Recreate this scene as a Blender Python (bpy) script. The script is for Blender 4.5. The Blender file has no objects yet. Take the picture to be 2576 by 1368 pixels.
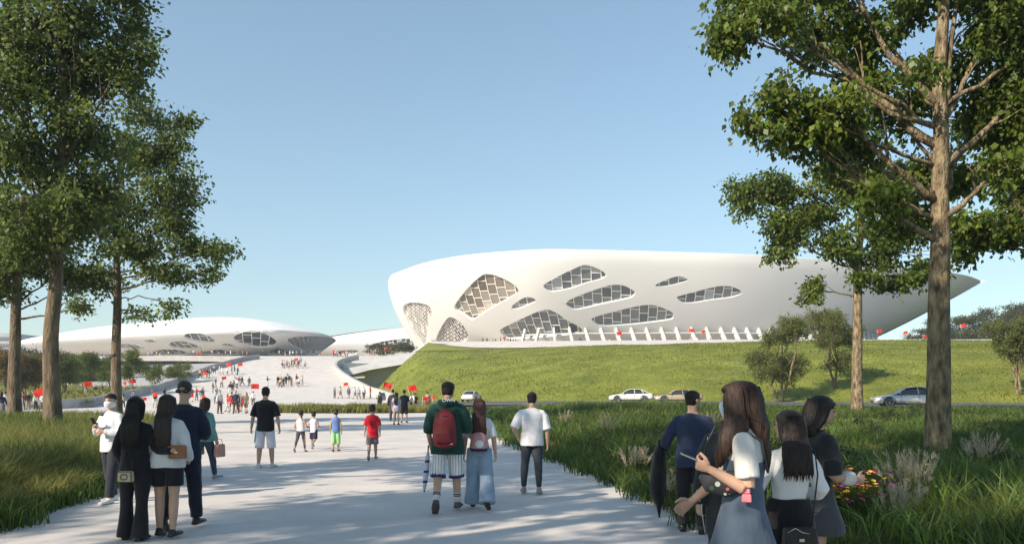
import bpy, math, random
import numpy as np
from mathutils import Vector, Matrix
from mathutils.geometry import delaunay_2d_cdt

# ------------------------------------------------------------------ camera, sky, sun, exposure
SC = bpy.context.scene
COL = SC.collection
EYE, HOR, F = 1.70, 980.0, 2003.0          # eye height, horizon row and focal length for a 2576 px wide picture
cam = bpy.data.objects.new('camera', bpy.data.cameras.new('camera'))
COL.objects.link(cam)
cam.location = (0, 0, EYE); cam.rotation_euler = (math.radians(90), 0, 0)
cam.data.lens = F / 2576 * 36; cam.data.sensor_width = 36; cam.data.sensor_fit = 'HORIZONTAL'
cam.data.shift_y = (HOR - 684) / 2576
cam.data.clip_start = 0.1; cam.data.clip_end = 9000
SC.camera = cam

SUN_EL = math.radians(31)
SUN_H = Vector((-0.77, -0.64)).normalized()     # horizontal direction towards the sun
wd = bpy.data.worlds.new('World'); SC.world = wd; wd.use_nodes = True
nt = wd.node_tree
sky = nt.nodes.new('ShaderNodeTexSky'); sky.sky_type = 'NISHITA'; sky.sun_disc = False
sky.sun_elevation = SUN_EL; sky.sun_rotation = math.atan2(SUN_H.x, SUN_H.y)
sky.air_density = 1.0; sky.dust_density = 0.6; sky.ozone_density = 1.3; sky.altitude = 0
tint = nt.nodes.new('ShaderNodeMixRGB'); tint.blend_type = 'MULTIPLY'; tint.inputs[0].default_value = 1; tint.inputs[2].default_value = (.97, 1.11, 1.10, 1)
gam = nt.nodes.new('ShaderNodeGamma'); gam.inputs[1].default_value = .8; nt.links.new(sky.outputs[0], gam.inputs[0]); nt.links.new(gam.outputs[0], tint.inputs[1]); nt.links.new(tint.outputs[0], nt.nodes['Background'].inputs[0])
nt.nodes['Background'].inputs[1].default_value = 0.15
sl = bpy.data.lights.new('sun', 'SUN'); sun = bpy.data.objects.new('sun', sl); COL.objects.link(sun)
sl.energy = 5.0; sl.angle = math.radians(0.5); sl.color = (1.0, 0.87, 0.70)
sd = Vector((-SUN_H.x * math.cos(SUN_EL), -SUN_H.y * math.cos(SUN_EL), -math.sin(SUN_EL)))
sun.rotation_euler = sd.to_track_quat('-Z', 'Y').to_euler(); sun.location = (-40, -60, 60)
vs = SC.view_settings
vs.view_transform = 'Standard'; vs.look = 'None'; vs.gamma = 1; vs.use_curve_mapping = False; vs.exposure = 0.6
SC.cycles.max_bounces = 6; SC.cycles.diffuse_bounces = 3; SC.cycles.glossy_bounces = 3
SC.cycles.transmission_bounces = 4; SC.cycles.transparent_max_bounces = 6
SC.cycles.caustics_reflective = False; SC.cycles.caustics_refractive = False
rnd = random.Random(7); rng = np.random.default_rng(11)

# ------------------------------------------------------------------ small helpers
def P(u, v, Y):
    return Vector(((u - 1288) / F * Y, Y, EYE + (HOR - v) / F * Y))
def XY(u, Y): return ((u - 1288) / F * Y, Y)
def sstep(x, a=0.0, b=1.0):
    t = np.clip((np.asarray(x, float) - a) / (b - a), 0, 1); return t * t * (3 - 2 * t)

def tag(o, label=None, cat=None, group=None, kind=None):
    if label: o['label'] = label
    if cat: o['category'] = cat
    if group: o['group'] = group
    if kind: o['kind'] = kind
    return o
def empty(name, loc=(0, 0, 0), rz=0.0):
    o = bpy.data.objects.new(name, None); COL.objects.link(o)
    o.location = loc; o.rotation_euler = (0, 0, rz); o.empty_display_size = 0.2
    return o
def link(name, me, parent=None):
    o = bpy.data.objects.new(name, me); COL.objects.link(o)
    if parent is not None: o.parent = parent
    return o
def npmesh(name, V, Fc, mats=(), midx=None, smooth=True):
    """mesh from numpy verts and a list/array of faces (all the same length when an array)"""
    me = bpy.data.meshes.new(name)
    V = np.asarray(V, np.float32)
    if isinstance(Fc, np.ndarray):
        nf, k = Fc.shape
        me.vertices.add(len(V)); me.vertices.foreach_set('co', V.ravel())
        me.loops.add(nf * k); me.loops.foreach_set('vertex_index', Fc.astype(np.int32).ravel())
        me.polygons.add(nf); me.polygons.foreach_set('loop_start', np.arange(0, nf * k, k, dtype=np.int32))
        me.update(calc_edges=True)
    else:
        me.from_pydata([tuple(map(float, p)) for p in V], [], [list(f) for f in Fc]); me.update()
    for m in mats: me.materials.append(m)
    if midx is not None: me.polygons.foreach_set('material_index', np.asarray(midx, np.int32))
    if smooth: me.polygons.foreach_set('use_smooth', np.ones(len(me.polygons), bool))
    return me

class MB:
    """collects shapes into one mesh"""
    def __init__(s): s.V = []; s.F = []; s.mi = []; s.cur = 0
    def add(s, V, Fc):
        b = len(s.V); s.V += [tuple(p) for p in V]; s.F += [tuple(i + b for i in f) for f in Fc]; s.mi += [s.cur] * len(Fc)
    def box(s, c, d, rot=None, taper=1.0):
        x, y, z = d[0] / 2, d[1] / 2, d[2] / 2; t = taper
        v = [Vector(p) for p in ((-x, -y, -z), (x, -y, -z), (x, y, -z), (-x, y, -z), (-x * t, -y * t, z), (x * t, -y * t, z), (x * t, y * t, z), (-x * t, y * t, z))]
        if rot is not None: v = [rot @ p for p in v]
        c = Vector(c); s.add([p + c for p in v], [(3, 2, 1, 0), (4, 5, 6, 7), (0, 1, 5, 4), (1, 2, 6, 5), (2, 3, 7, 6), (3, 0, 4, 7)])
    def bar(s, a, b, w, h=None, up=(0, 0, 1)):
        a = Vector(a); b = Vector(b); h = h or w; d = (b - a)
        if d.length < 1e-6: return
        d.normalize(); x = d.cross(Vector(up))
        if x.length < 1e-4: x = d.cross(Vector((1, 0, 0)))
        x.normalize(); y = x.cross(d); x *= w / 2; y *= h / 2
        s.add([a - x - y, a + x - y, a + x + y, a - x + y, b - x - y, b + x - y, b + x + y, b - x + y],
              [(0, 1, 2, 3), (7, 6, 5, 4), (0, 4, 5, 1), (1, 5, 6, 2), (2, 6, 7, 3), (3, 7, 4, 0)])
    def tube(s, pts, rad, n=10, xax=None, cap=True):
        """loft of elliptic rings; rad entries are r or (rx, ry); xax: direction of rx"""
        pts = [Vector(p) for p in pts]; m = len(pts); b = []; Vv = []; px = None
        for i, p in enumerate(pts):
            t = (pts[min(i + 1, m - 1)] - pts[max(i - 1, 0)])
            if t.length < 1e-7: t = Vector((0, 0, 1))
            t.normalize()
            x = Vector(xax) if xax is not None else (px if px is not None else (Vector((1, 0, 0)) if abs(t.x) < .8 else Vector((0, 1, 0))))
            x = x - t * x.dot(t)
            if x.length < 1e-4: x = Vector((0, 1, 0)) - t * t.y
            x.normalize(); px = x; y = t.cross(x)
            r = rad[i]; rx, ry = (r if isinstance(r, (tuple, list)) else (r, r))
            for k in range(n):
                a = 2 * math.pi * k / n
                Vv.append(p + x * (rx * math.cos(a)) + y * (ry * math.sin(a)))
        Fc = [(i * n + k, i * n + (k + 1) % n, (i + 1) * n + (k + 1) % n, (i + 1) * n + k) for i in range(m - 1) for k in range(n)]
        if cap: Fc += [tuple(range(n - 1, -1, -1)), tuple((m - 1) * n + k for k in range(n))]
        s.add(Vv, Fc)
    def ball(s, c, r, n=10, m=7, rot=None):
        rx, ry, rz = r if isinstance(r, (tuple, list)) else (r, r, r)
        V = [(0, 0, -rz)]; c = Vector(c)
        for i in range(1, m):
            a = math.pi * i / m - math.pi / 2
            for k in range(n):
                t = 2 * math.pi * k / n; V.append((rx * math.cos(a) * math.cos(t), ry * math.cos(a) * math.sin(t), rz * math.sin(a)))
        V.append((0, 0, rz)); Fc = []
        for k in range(n):
            Fc.append((0, 1 + (k + 1) % n, 1 + k)); Fc.append((len(V) - 1, 1 + (m - 2) * n + k, 1 + (m - 2) * n + (k + 1) % n))
            for i in range(m - 2):
                Fc.append((1 + i * n + k, 1 + i * n + (k + 1) % n, 1 + (i + 1) * n + (k + 1) % n, 1 + (i + 1) * n + k))
        V = [Vector(p) for p in V]
        if rot is not None: V = [rot @ p for p in V]
        s.add([p + c for p in V], Fc)
    def build(s, name, mats, parent=None, smooth=False):
        if not isinstance(mats, (list, tuple)): mats = [mats]
        me = npmesh(name, s.V, s.F, mats, s.mi if len(mats) > 1 else None, smooth)
        return link(name, me, parent)
    def remesh(s, name, mat, parent=None, voxel=.012, smooth=4, fac=.5):
        """melt the collected shapes into one continuous skin"""
        me = npmesh(name, s.V, s.F, [mat])
        o = bpy.data.objects.new(name, me); COL.objects.link(o)
        r = o.modifiers.new('r', 'REMESH'); r.mode = 'VOXEL'; r.voxel_size = voxel; r.use_smooth_shade = True
        if smooth:
            q = o.modifiers.new('s', 'SMOOTH'); q.factor = fac; q.iterations = smooth
        dg = bpy.context.evaluated_depsgraph_get()
        nm = bpy.data.meshes.new_from_object(o.evaluated_get(dg))
        o.modifiers.clear(); o.data = nm; bpy.data.meshes.remove(me)
        nm.name = name
        if not nm.materials: nm.materials.append(mat)
        nm.polygons.foreach_set('use_smooth', np.ones(len(nm.polygons), bool))
        if parent is not None: o.parent = parent
        return o

# ------------------------------------------------------------------ materials
def mat(name, c, rough=.6, var=.18, scale=4.0, bump=0.0, bscale=60.0, spec=.35, metal=0.0, c2=None, trans=None,
        stretch=None, detail=6, bdist=.02, island=0.0, sheen=0.0, coat=0.0):
    m = bpy.data.materials.new(name); m.use_nodes = True
    n = m.node_tree.nodes; l = m.node_tree.links; b = n['Principled BSDF']
    b.inputs['Roughness'].default_value = rough; b.inputs['Metallic'].default_value = metal
    b.inputs['Specular IOR Level'].default_value = spec
    if coat: b.inputs['Coat Weight'].default_value = coat; b.inputs['Coat Roughness'].default_value = .06
    if sheen: b.inputs['Sheen Weight'].default_value = sheen
    tc = n.new('ShaderNodeTexCoord'); mp = n.new('ShaderNodeMapping'); l.new(tc.outputs['Object'], mp.inputs[0])
    if stretch: mp.inputs['Scale'].default_value = stretch
    nz = n.new('ShaderNodeTexNoise'); nz.inputs['Scale'].default_value = scale; nz.inputs['Detail'].default_value = detail
    l.new(mp.outputs[0], nz.inputs[0])
    rp = n.new('ShaderNodeValToRGB'); e = rp.color_ramp.elements
    lo = [x * (1 - var) for x in c]; hi = [min(1, x * (1 + var)) for x in (c2 or c)]
    e[0].position = .3; e[1].position = .7; e[0].color = (*lo, 1); e[1].color = (*hi, 1)
    l.new(nz.outputs[0], rp.inputs[0]); out = rp.outputs[0]
    if island:
        g = n.new('ShaderNodeNewGeometry'); hs = n.new('ShaderNodeHueSaturation')
        mr = n.new('ShaderNodeMapRange'); mr.inputs[3].default_value = 1 - island; mr.inputs[4].default_value = 1 + island
        l.new(g.outputs['Random Per Island'], mr.inputs[0]); l.new(mr.outputs[0], hs.inputs['Value']); l.new(out, hs.inputs['Color'])
        mh = n.new('ShaderNodeMapRange'); mh.inputs[3].default_value = .47; mh.inputs[4].default_value = .52
        mm = n.new('ShaderNodeMath'); mm.operation = 'FRACT'; ml = n.new('ShaderNodeMath'); ml.operation = 'MULTIPLY'; ml.inputs[1].default_value = 7.3
        l.new(g.outputs['Random Per Island'], ml.inputs[0]); l.new(ml.outputs[0], mm.inputs[0]); l.new(mm.outputs[0], mh.inputs[0])
        l.new(mh.outputs[0], hs.inputs['Hue']); out = hs.outputs[0]
    l.new(out, b.inputs['Base Color'])
    if bump:
        bz = n.new('ShaderNodeTexNoise'); bz.inputs['Scale'].default_value = bscale; bz.inputs['Detail'].default_value = 5
        l.new(mp.outputs[0], bz.inputs[0]); bp = n.new('ShaderNodeBump'); bp.inputs['Strength'].default_value = bump
        bp.inputs['Distance'].default_value = bdist; l.new(bz.outputs[0], bp.inputs['Height']); l.new(bp.outputs[0], b.inputs['Normal'])
    if trans:
        tr = n.new('ShaderNodeBsdfTranslucent'); mx = n.new('ShaderNodeMixShader'); mx.inputs[0].default_value = trans
        gm = n.new('ShaderNodeGamma'); gm.inputs[1].default_value = .85; l.new(out, gm.inputs[0]); l.new(gm.outputs[0], tr.inputs[0])
        l.new(b.outputs[0], mx.inputs[1]); l.new(tr.outputs[0], mx.inputs[2]); l.new(mx.outputs[0], n['Material Output'].inputs[0])
    return m
# ------------------------------------------------------------------ terrain
M_PLAZA = mat('plaza_concrete', (.565, .525, .495), .75, .10, .7, .3, 30, c2=(.60, .56, .525), detail=12)
M_ASPH = mat('asphalt', (.10, .097, .095), .85, .2, 1.5, .3, 90)
M_SOIL = mat('bed_soil', (.05, .075, .022), .9, .4, 1.2, .4, 20)
M_HILL = mat('hill_turf', (.128, .160, .020), .9, .22, .25, .2, 6, c2=(.18, .195, .027), detail=10)
M_GROUND = mat('meadow', (.09, .12, .03), .9, .3, .05)
M_CONC = mat('pale_concrete', (.50, .49, .47), .7, .08, .6, .15, 20)
M_GREY = mat('grey_concrete', (.36, .35, .35), .8, .12, .5, .2, 20)
M_DARK = mat('deck_shade_and_bands', (.13, .125, .125), .85, .15, .5)  # dark tone paints the shade under the deck; window bands share it

_py = np.array([-60, 25, 60, 74, 85, 97, 121, 136, 155, 180, 200, 240, 290, 340, 700.])
_pz = np.array([0, 0, -.05, -.3, -.25, .15, 1.15, 2.6, 5.2, 8.2, 9.9, 11.9, 13.6, 14.0, 14.0])
_yy = np.arange(-60, 700, 1.0); _zz = np.interp(_yy, _py, _pz)
_k = np.exp(-np.linspace(-2, 2, 17) ** 2); _k /= _k.sum()
_zz = np.convolve(np.pad(_zz, 8, mode='edge'), _k, 'valid')
def plaza_z(x, y): return np.interp(y, _yy, _zz)

EDGE = np.array([(12, -25), (8, -10), (4.2, 2), (2.81, 8.8), (2.22, 12), (1.63, 16.2), (.03, 25.2), (-1, 36), (-2.3, 52), (-5, 66), (-8.5, 80), (-13.5, 94)])
def edge_x(y): return np.interp(y, EDGE[:, 1], EDGE[:, 0])
def road_z(x, y): return np.interp(x, [-30, -14, 0, 25, 60], [-.1, 0, .35, .55, .6])
NEAR = np.array([(-14, 94), (-8.5, 80), (5, 66), (24, 48), (40, 43), (80, 36), (200, 20)])
FAR = np.array([(-26, 140), (-22, 125), (-15, 112), (-8, 103), (5, 91), (20, 79), (45, 65), (100, 58), (250, 50)])
def bed_z(x, y):
    a = sstep(np.asarray(x) - edge_x(y), 0, 9); b = sstep(y, 14, 42)
    return .02 + (road_z(x, y) + .02) * a * b + .10 * a * (1 - b)
def hill_z(x, y):
    x = np.asarray(x, float); y = np.asarray(y, float)
    yb = np.interp(x, FAR[:, 0], FAR[:, 1]) + 1.5
    crest_y = np.interp(x, [-30, -10, 15, 50, 120, 250], [158, 152, 140, 120, 112, 105])
    crest_z = np.interp(x, [-30, -10, 15, 50, 120, 250], [9.0, 9.15, 9.5, 9.2, 8.6, 8.3])
    s = np.clip((y - yb) / (crest_y - yb), -.5, 1)
    rz = road_z(x, y)
    f = np.where(s < 0, s * .3, 1.32 * s - .32 * s ** 2.2)
    z = rz + (crest_z - rz) * f
    z = np.where(y > crest_y, crest_z + (14.0 - crest_z) * sstep(y, crest_y, 208) ** .9 * 1.0, z)
    xl = np.interp(y, [95, 108, 125, 150, 175, 215], [-8, -15, -22.5, -27, -29, -29])
    side = np.clip((x - xl) / 9.0, 0, 1) ** .75
    base = np.interp(y, [100, 180, 205], [0, 0, 9.5])
    z = base + (z - base) * side
    return z + .05 * np.sin(x * .33 + 1.3 * np.sin(y * .21)) * np.sin(y * .27) * side

def inside(px, py, poly):
    x0 = poly[:, 0]; y0 = poly[:, 1]; x1 = np.roll(x0, -1); y1 = np.roll(y0, -1)
    px = np.asarray(px)[..., None]; py = np.asarray(py)[..., None]
    c = (y0 > py) != (y1 > py)
    xi = (x1 - x0) * (py - y0) / np.where(y1 == y0, 1e-9, y1 - y0) + x0
    return (c & (px < xi)).sum(-1) % 2 == 1
def resample(poly, step, closed=True):
    poly = np.asarray(poly, float); q = np.vstack([poly, poly[:1]]) if closed else poly; out = []
    for a, b in zip(q[:-1], q[1:]):
        n = max(1, int(np.hypot(*(b - a)) / step)); out += [a + (b - a) * i / n for i in range(n)]
    if not closed: out.append(q[-1])
    return np.array(out)
def chaikin(poly, k=2, closed=True):
    p = np.asarray(poly, float)
    for _ in range(k):
        if closed:
            n = np.roll(p, -1, 0); p = np.stack([p * .75 + n * .25, p * .25 + n * .75], 1).reshape(-1, 2)
        else:
            q = np.stack([p[:-1] * .75 + p[1:] * .25, p[:-1] * .25 + p[1:] * .75], 1).reshape(-1, 2); p = np.vstack([p[:1], q, p[-1:]])
    return p
def cdt(poly, pts, holes=()):
    """triangles of the area inside poly and outside holes"""
    allv = [Vector(p) for p in poly]; edges = [(i, (i + 1) % len(poly)) for i in range(len(poly))]
    for h in holes:
        b = len(allv); allv += [Vector(p) for p in h]; edges += [(b + i, b + (i + 1) % len(h)) for i in range(len(h))]
    allv += [Vector(p) for p in pts]
    v, e, f, *_ = delaunay_2d_cdt(allv, edges, [], 0, 1e-5)
    v = np.array([tuple(p) for p in v]); f = np.array([t for t in f if len(t) == 3])
    c = v[f].mean(1); k = inside(c[:, 0], c[:, 1], np.asarray(poly))
    for h in holes: k &= ~inside(c[:, 0], c[:, 1], np.asarray(h))
    f = f[k]; a = v[f]
    cr = (a[:, 1, 0] - a[:, 0, 0]) * (a[:, 2, 1] - a[:, 0, 1]) - (a[:, 1, 1] - a[:, 0, 1]) * (a[:, 2, 0] - a[:, 0, 0])
    f[cr < 0] = f[cr < 0][:, ::-1]
    return v, f[np.abs(cr) > 1e-9]
def sheet(name, poly, zf, step, m, dz=0.0):
    poly = resample(poly, step * 1.0)
    lo = poly.min(0); hi = poly.max(0)
    g = np.stack(np.meshgrid(np.arange(lo[0], hi[0], step), np.arange(lo[1], hi[1], step)), -1).reshape(-1, 2) + rng.uniform(-.1, .1, (1, 2)) * step
    g = g[inside(g[:, 0], g[:, 1], poly)]
    v, f = cdt(poly, g)
    z = zf(v[:, 0], v[:, 1]) + dz
    o = link(name, npmesh(name, np.column_stack([v, z]), f, [m])); o['kind'] = 'structure'
    return o

LEFT_EDGE = np.array([(-180, 84), (-60, 80), (-47, 81), (-45.5, 86), (-52, 105), (-59, 145), (-61, 175), (-61, 192)])
PARAPET = chaikin([(-14.2, 96), (-19, 113), (-25.6, 132), (-32, 148), (-36, 161), (-37.5, 174), (-36, 186)], 2, False)
LBED = np.array([(-7, -12), (-6.3, 5), (-6.5, 10.2), (-6.67, 11.7), (-6.95, 13.4), (-8.1, 17), (-11.2, 26), (-14.2, 34), (-16.5, 38), (-22, 40.5), (-60, 42), (-60, -12)])
plaza_poly = np.vstack([EDGE, PARAPET, [(-30, 198), (-22, 214), (60, 330), (60, 420), (-330, 420), (-330, 262), (-140, 268), (-100, 240), (-70, 212)],
                        LEFT_EDGE[::-1], [(-180, -25)]])
plaza = sheet('plaza_pavement', plaza_poly, plaza_z, 6.0, M_PLAZA)
gv = [(-4500, -800), (4500, -800), (4500, 7000), (-4500, 7000)]
ground = link('ground', npmesh('ground', [(x, y, -1.6) for x, y in gv], [(0, 1, 2, 3)], [M_GROUND])); ground['kind'] = 'structure'
road = sheet('road', np.vstack([NEAR[::-1] if False else NEAR, [(260, 18), (260, 50)], FAR[::-1], [(-44, 210), (-36, 210), (-34, 160), (-22, 118)]]) if False else
             np.vstack([NEAR, [(260, 50)], FAR[::-1], [(-30, 205), (-40, 205), (-38, 165), (-27, 132), (-20, 112)]]), road_z, 5.0, M_ASPH, .012)
RBED = np.vstack([EDGE, NEAR[1:], [(200, -25)]])
rbed = sheet('planting_bed_ground', RBED, bed_z, 2.5, M_SOIL, .012)
lbed = sheet('planting_bed_ground', LBED, lambda x, y: 0 * x + .02, 3.0, M_SOIL, .012)
ISL = np.array([(-12.6 + 6.6 * math.cos(a) * (1 + .12 * math.cos(2 * a)), 65 + 5.2 * math.sin(a)) for a in np.linspace(0, 2 * math.pi, 40, endpoint=False)])
isl = sheet('planting_bed_ground', ISL, plaza_z, 1.5, M_SOIL, .04)

# hill as a fine height field
hx = np.concatenate([np.arange(-31, 60, 1.0), np.arange(60, 260, 4.0)]); hy = np.arange(58, 226, 1.2)
HX, HY = np.meshgrid(hx, hy); hz = hill_z(HX, HY)
ybase = np.interp(HX, FAR[:, 0], FAR[:, 1])
nx, ny = len(hx), len(hy)
idx = np.arange(nx * ny).reshape(ny, nx)
q = np.stack([idx[:-1, :-1], idx[:-1, 1:], idx[1:, 1:], idx[1:, :-1]], -1).reshape(-1, 4)
keep = (HY >= ybase - .5).ravel()
q = q[keep[q].all(1)]
used = np.unique(q); rm = np.full(nx * ny, -1); rm[used] = np.arange(len(used))
hill = link('hill', npmesh('hill', np.column_stack([HX.ravel(), HY.ravel(), hz.ravel()])[used], rm[q], [M_HILL])); hill['kind'] = 'structure'

terr = sheet('terrace_pavement', [(-29, 206), (-20, 190), (-8, 170), (15, 150), (50, 131), (120, 124), (258, 118), (258, 224), (-29, 224)], hill_z, 3.0, M_PLAZA, .10)
# garden behind the plaza's left wall
def garden_z(x, y): return np.interp(y, [70, 85, 105, 150, 220, 300], [-.1, .3, 1.0, 2.4, 4.5, 5.0]) + .35 * np.sin(x * .11) * sstep(y, 88, 110)
M_GARD = mat('garden_turf', (.10, .14, .03), .9, .35, .5, .5, 5, c2=(.20, .22, .05))
gard = sheet('garden_lawn', np.vstack([LEFT_EDGE[:6], [(-72, 150), (-150, 178), (-320, 190), (-320, 84)]]) , garden_z, 5.0, M_GARD, .0)
# concrete embankment between garden and the upper deck
def emb():
    top = [(-61, 193, 8.3), (-75, 205, 8.6), (-105, 232, 8.9), (-140, 258, 9.3), (-330, 262, 9.3)]
    low = [(-59, 145, plaza_z(0, 145) - .6), (-72, 150, 2.2), (-105, 166, 2.9), (-150, 178, 3.3), (-330, 190, 3.4)]
    V = []; n = 8
    for a, b in zip(low, top):
        for k in range(n + 1): V.append(np.array(a) + (np.array(b) - np.array(a)) * k / n)
    Fq = [(i * (n + 1) + k, (i + 1) * (n + 1) + k, (i + 1) * (n + 1) + k + 1, i * (n + 1) + k + 1) for i in range(4) for k in range(n)]
    o = link('embankment', npmesh('embankment', V, Fq, [M_GREY])); o['kind'] = 'structure'
emb()
# deck edge beam under the left building
def wallstrip(mb, line, z0, z1, th):
    """vertical wall along a plan line with thickness"""
    line = [Vector((p[0], p[1])) for p in line]; L = []; R = []
    for i, p in enumerate(line):
        d = (line[min(i + 1, len(line) - 1)] - line[max(i - 1, 0)]).normalized(); n = Vector((-d.y, d.x)) * th / 2
        L.append(p + n); R.append(p - n)
    V = []; n = len(line)
    for i in range(n):
        a = z0(i) if callable(z0) else z0; b = z1(i) if callable(z1) else z1
        V += [(L[i].x, L[i].y, a), (R[i].x, R[i].y, a), (R[i].x, R[i].y, b), (L[i].x, L[i].y, b)]
    Fq = []
    for i in range(n - 1):
        b = i * 4; c = b + 4
        for k in range(4): Fq.append((b + k, b + (k + 1) % 4, c + (k + 1) % 4, c + k))
    Fq += [(3, 2, 1, 0), tuple((n - 1) * 4 + k for k in range(4))]
    mb.add(V, Fq)
mb = MB(); dk = [(-62, 193), (-70, 212), (-100, 240), (-140, 268), (-330, 262)]
wallstrip(mb, dk, lambda i: float(plaza_z(0, dk[i][1])) - 1.5, lambda i: float(plaza_z(0, dk[i][1])) + .12, .8)
de = mb.build('deck_edge_beam', M_GREY); tag(de, 'long grey edge beam of the raised deck below the left arena', 'beam')
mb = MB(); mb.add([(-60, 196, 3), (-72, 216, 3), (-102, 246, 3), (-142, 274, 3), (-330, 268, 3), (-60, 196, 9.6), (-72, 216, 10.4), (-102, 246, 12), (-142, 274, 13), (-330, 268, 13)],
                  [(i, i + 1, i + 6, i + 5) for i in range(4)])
o = mb.build('recess_wall', M_DARK); tag(o, 'recessed wall under the raised deck edge, painted dark for its shade', 'wall')  # the gap's shade is put into this sheet's colour

# low walls along the plaza
M_PAR = mat('parapet_concrete', (.46, .45, .43), .7, .08, .8, .1, 20)
le = chaikin(LEFT_EDGE[1:], 2, False); mb = MB()
wallstrip(mb, le, lambda i: float(plaza_z(0, le[i][1])) - 1.2, lambda i: float(plaza_z(0, le[i][1])) + 1.0, .3)
o = mb.build('garden_wall', M_GREY); tag(o, 'low grey wall curving between the plaza and the garden trees', 'wall')
pp = resample(PARAPET, 1.0, False); mb = MB()
wallstrip(mb, pp, lambda i: -1.2, lambda i: float(plaza_z(0, pp[i][1])) + 1.05, .5)
o = mb.build('parapet_wall', M_PAR); tag(o, 'pale curved parapet wall sweeping down the ramp beside the underpass', 'wall')
# bridge wing over the underpass
def wing():
    t = np.linspace(0, 1, 13)
    def path(pts): 
        p = np.array(pts, float); return np.stack([np.interp(t, np.linspace(0, 1, len(p)), p[:, k]) for k in range(3)], 1)
    top = path([P(838, 916, 176), P(880, 909, 178), P(940, 899, 182), P(1090, 880, 190)])
    mid = path([P(846, 930, 168), P(880, 926, 169), P(930, 916, 172), P(1085, 884, 180)])
    bot = path([P(858, 946, 163), P(890, 941, 165), P(930, 930, 169), P(1080, 905, 176)])
    back = bot + np.array([-2, 8, .4]); tb = top + np.array([0, 26, .6])
    V = np.concatenate([tb, top, mid, bot, back]); n = 13
    Fq = [(r * n + i, r * n + i + 1, ((r + 1) % 5) * n + i + 1, ((r + 1) % 5) * n + i) for r in range(5) for i in range(n - 1)]
    o = link('bridge', npmesh('bridge', V, Fq, [M_CONC], None, False))
    tag(o, 'pale bridge deck with slanted fascia crossing the dark underpass beside the hill', 'bridge')
wing()
mb = MB(); wallstrip(mb, [(-36, 169), (-31, 173), (-20, 176), (-8, 178)], -1.5, 7.4, .6); o = mb.build('underpass_wall', M_CONC); tag(o, 'shaded concrete wall inside the underpass below the bridge', 'wall')
mb = MB(); 
for (u, v, Y) in ((905, 972, 150), ): mb.bar(P(866, 951, 160), P(918, 948, 160), .5, .35)
o = mb.build('underpass_rail', M_PAR); tag(o, 'thin pale rail across the dark underpass opening', 'rail')
# ------------------------------------------------------------------ the bowl buildings
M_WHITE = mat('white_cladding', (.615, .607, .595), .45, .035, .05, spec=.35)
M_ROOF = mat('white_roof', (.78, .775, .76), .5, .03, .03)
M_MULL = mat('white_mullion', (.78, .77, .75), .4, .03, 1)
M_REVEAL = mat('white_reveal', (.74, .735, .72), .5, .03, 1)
def glassmat(name, dark, light, thresh, df, bay=1.0, rough=.08):
    m = bpy.data.materials.new(name); m.use_nodes = True; n = m.node_tree.nodes; l = m.node_tree.links; b = n['Principled BSDF']
    uv = n.new('ShaderNodeUVMap'); uv.uv_map = 'cell'; sp = n.new('ShaderNodeSeparateXYZ'); l.new(uv.outputs[0], sp.inputs[0])
    fl = n.new('ShaderNodeMath'); fl.operation = 'FLOOR'; l.new(sp.outputs[0], fl.inputs[0])
    mu = n.new('ShaderNodeMath'); mu.operation = 'MULTIPLY'; mu.inputs[1].default_value = .37; l.new(fl.outputs[0], mu.inputs[0])
    fr = n.new('ShaderNodeMath'); fr.operation = 'FRACT'; l.new(mu.outputs[0], fr.inputs[0])
    ad = n.new('ShaderNodeMath'); ad.operation = 'ADD'; l.new(sp.outputs[1], ad.inputs[0]); l.new(fr.outputs[0], ad.inputs[1])
    f2 = n.new('ShaderNodeMath'); f2.operation = 'FLOOR'; l.new(ad.outputs[0], f2.inputs[0])
    cb = n.new('ShaderNodeCombineXYZ'); l.new(fl.outputs[0], cb.inputs[0]); l.new(f2.outputs[0], cb.inputs[1])
    wn = n.new('ShaderNodeTexWhiteNoise'); wn.noise_dimensions = '2D'; l.new(cb.outputs[0], wn.inputs['Vector'])
    rp = n.new('ShaderNodeValToRGB'); e = rp.color_ramp.elements; rp.color_ramp.interpolation = 'CONSTANT'
    e[0].position = 0; e[0].color = (*dark, 1); e[1].position = thresh; e[1].color = (*light, 1)
    q = e.new(thresh * .5); q.color = (*[x * 1.4 for x in dark], 1); q = e.new(thresh + (1 - thresh) * .78); q.color = (*[min(.8, x * 1.9) for x in light], 1)
    l.new(wn.outputs[0], rp.inputs[0]); l.new(rp.outputs[0], b.inputs['Base Color'])
    b.inputs['Roughness'].default_value = rough; b.inputs['Specular IOR Level'].default_value = .6
    return m
G_MAIN = glassmat('facade_glass', (.085, .095, .10), (.165, .17, .175), .45, 1)
G_BRICK = glassmat('screen_glass', (.09, .088, .088), (.30, .29, .275), .7, 1)
G_FAR = glassmat('far_glass', (.028, .040, .055), (.085, .105, .13), .7, 1)
G_GLINT = glassmat('glint_glass', (.125, .10, .075), (.27, .235, .19), .6, 1)  # this and the next: sun's golden reflection painted into the pane colour
G_GLINT2 = glassmat('glint_screen_glass', (.12, .10, .085), (.33, .30, .27), .7, 1)

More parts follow.
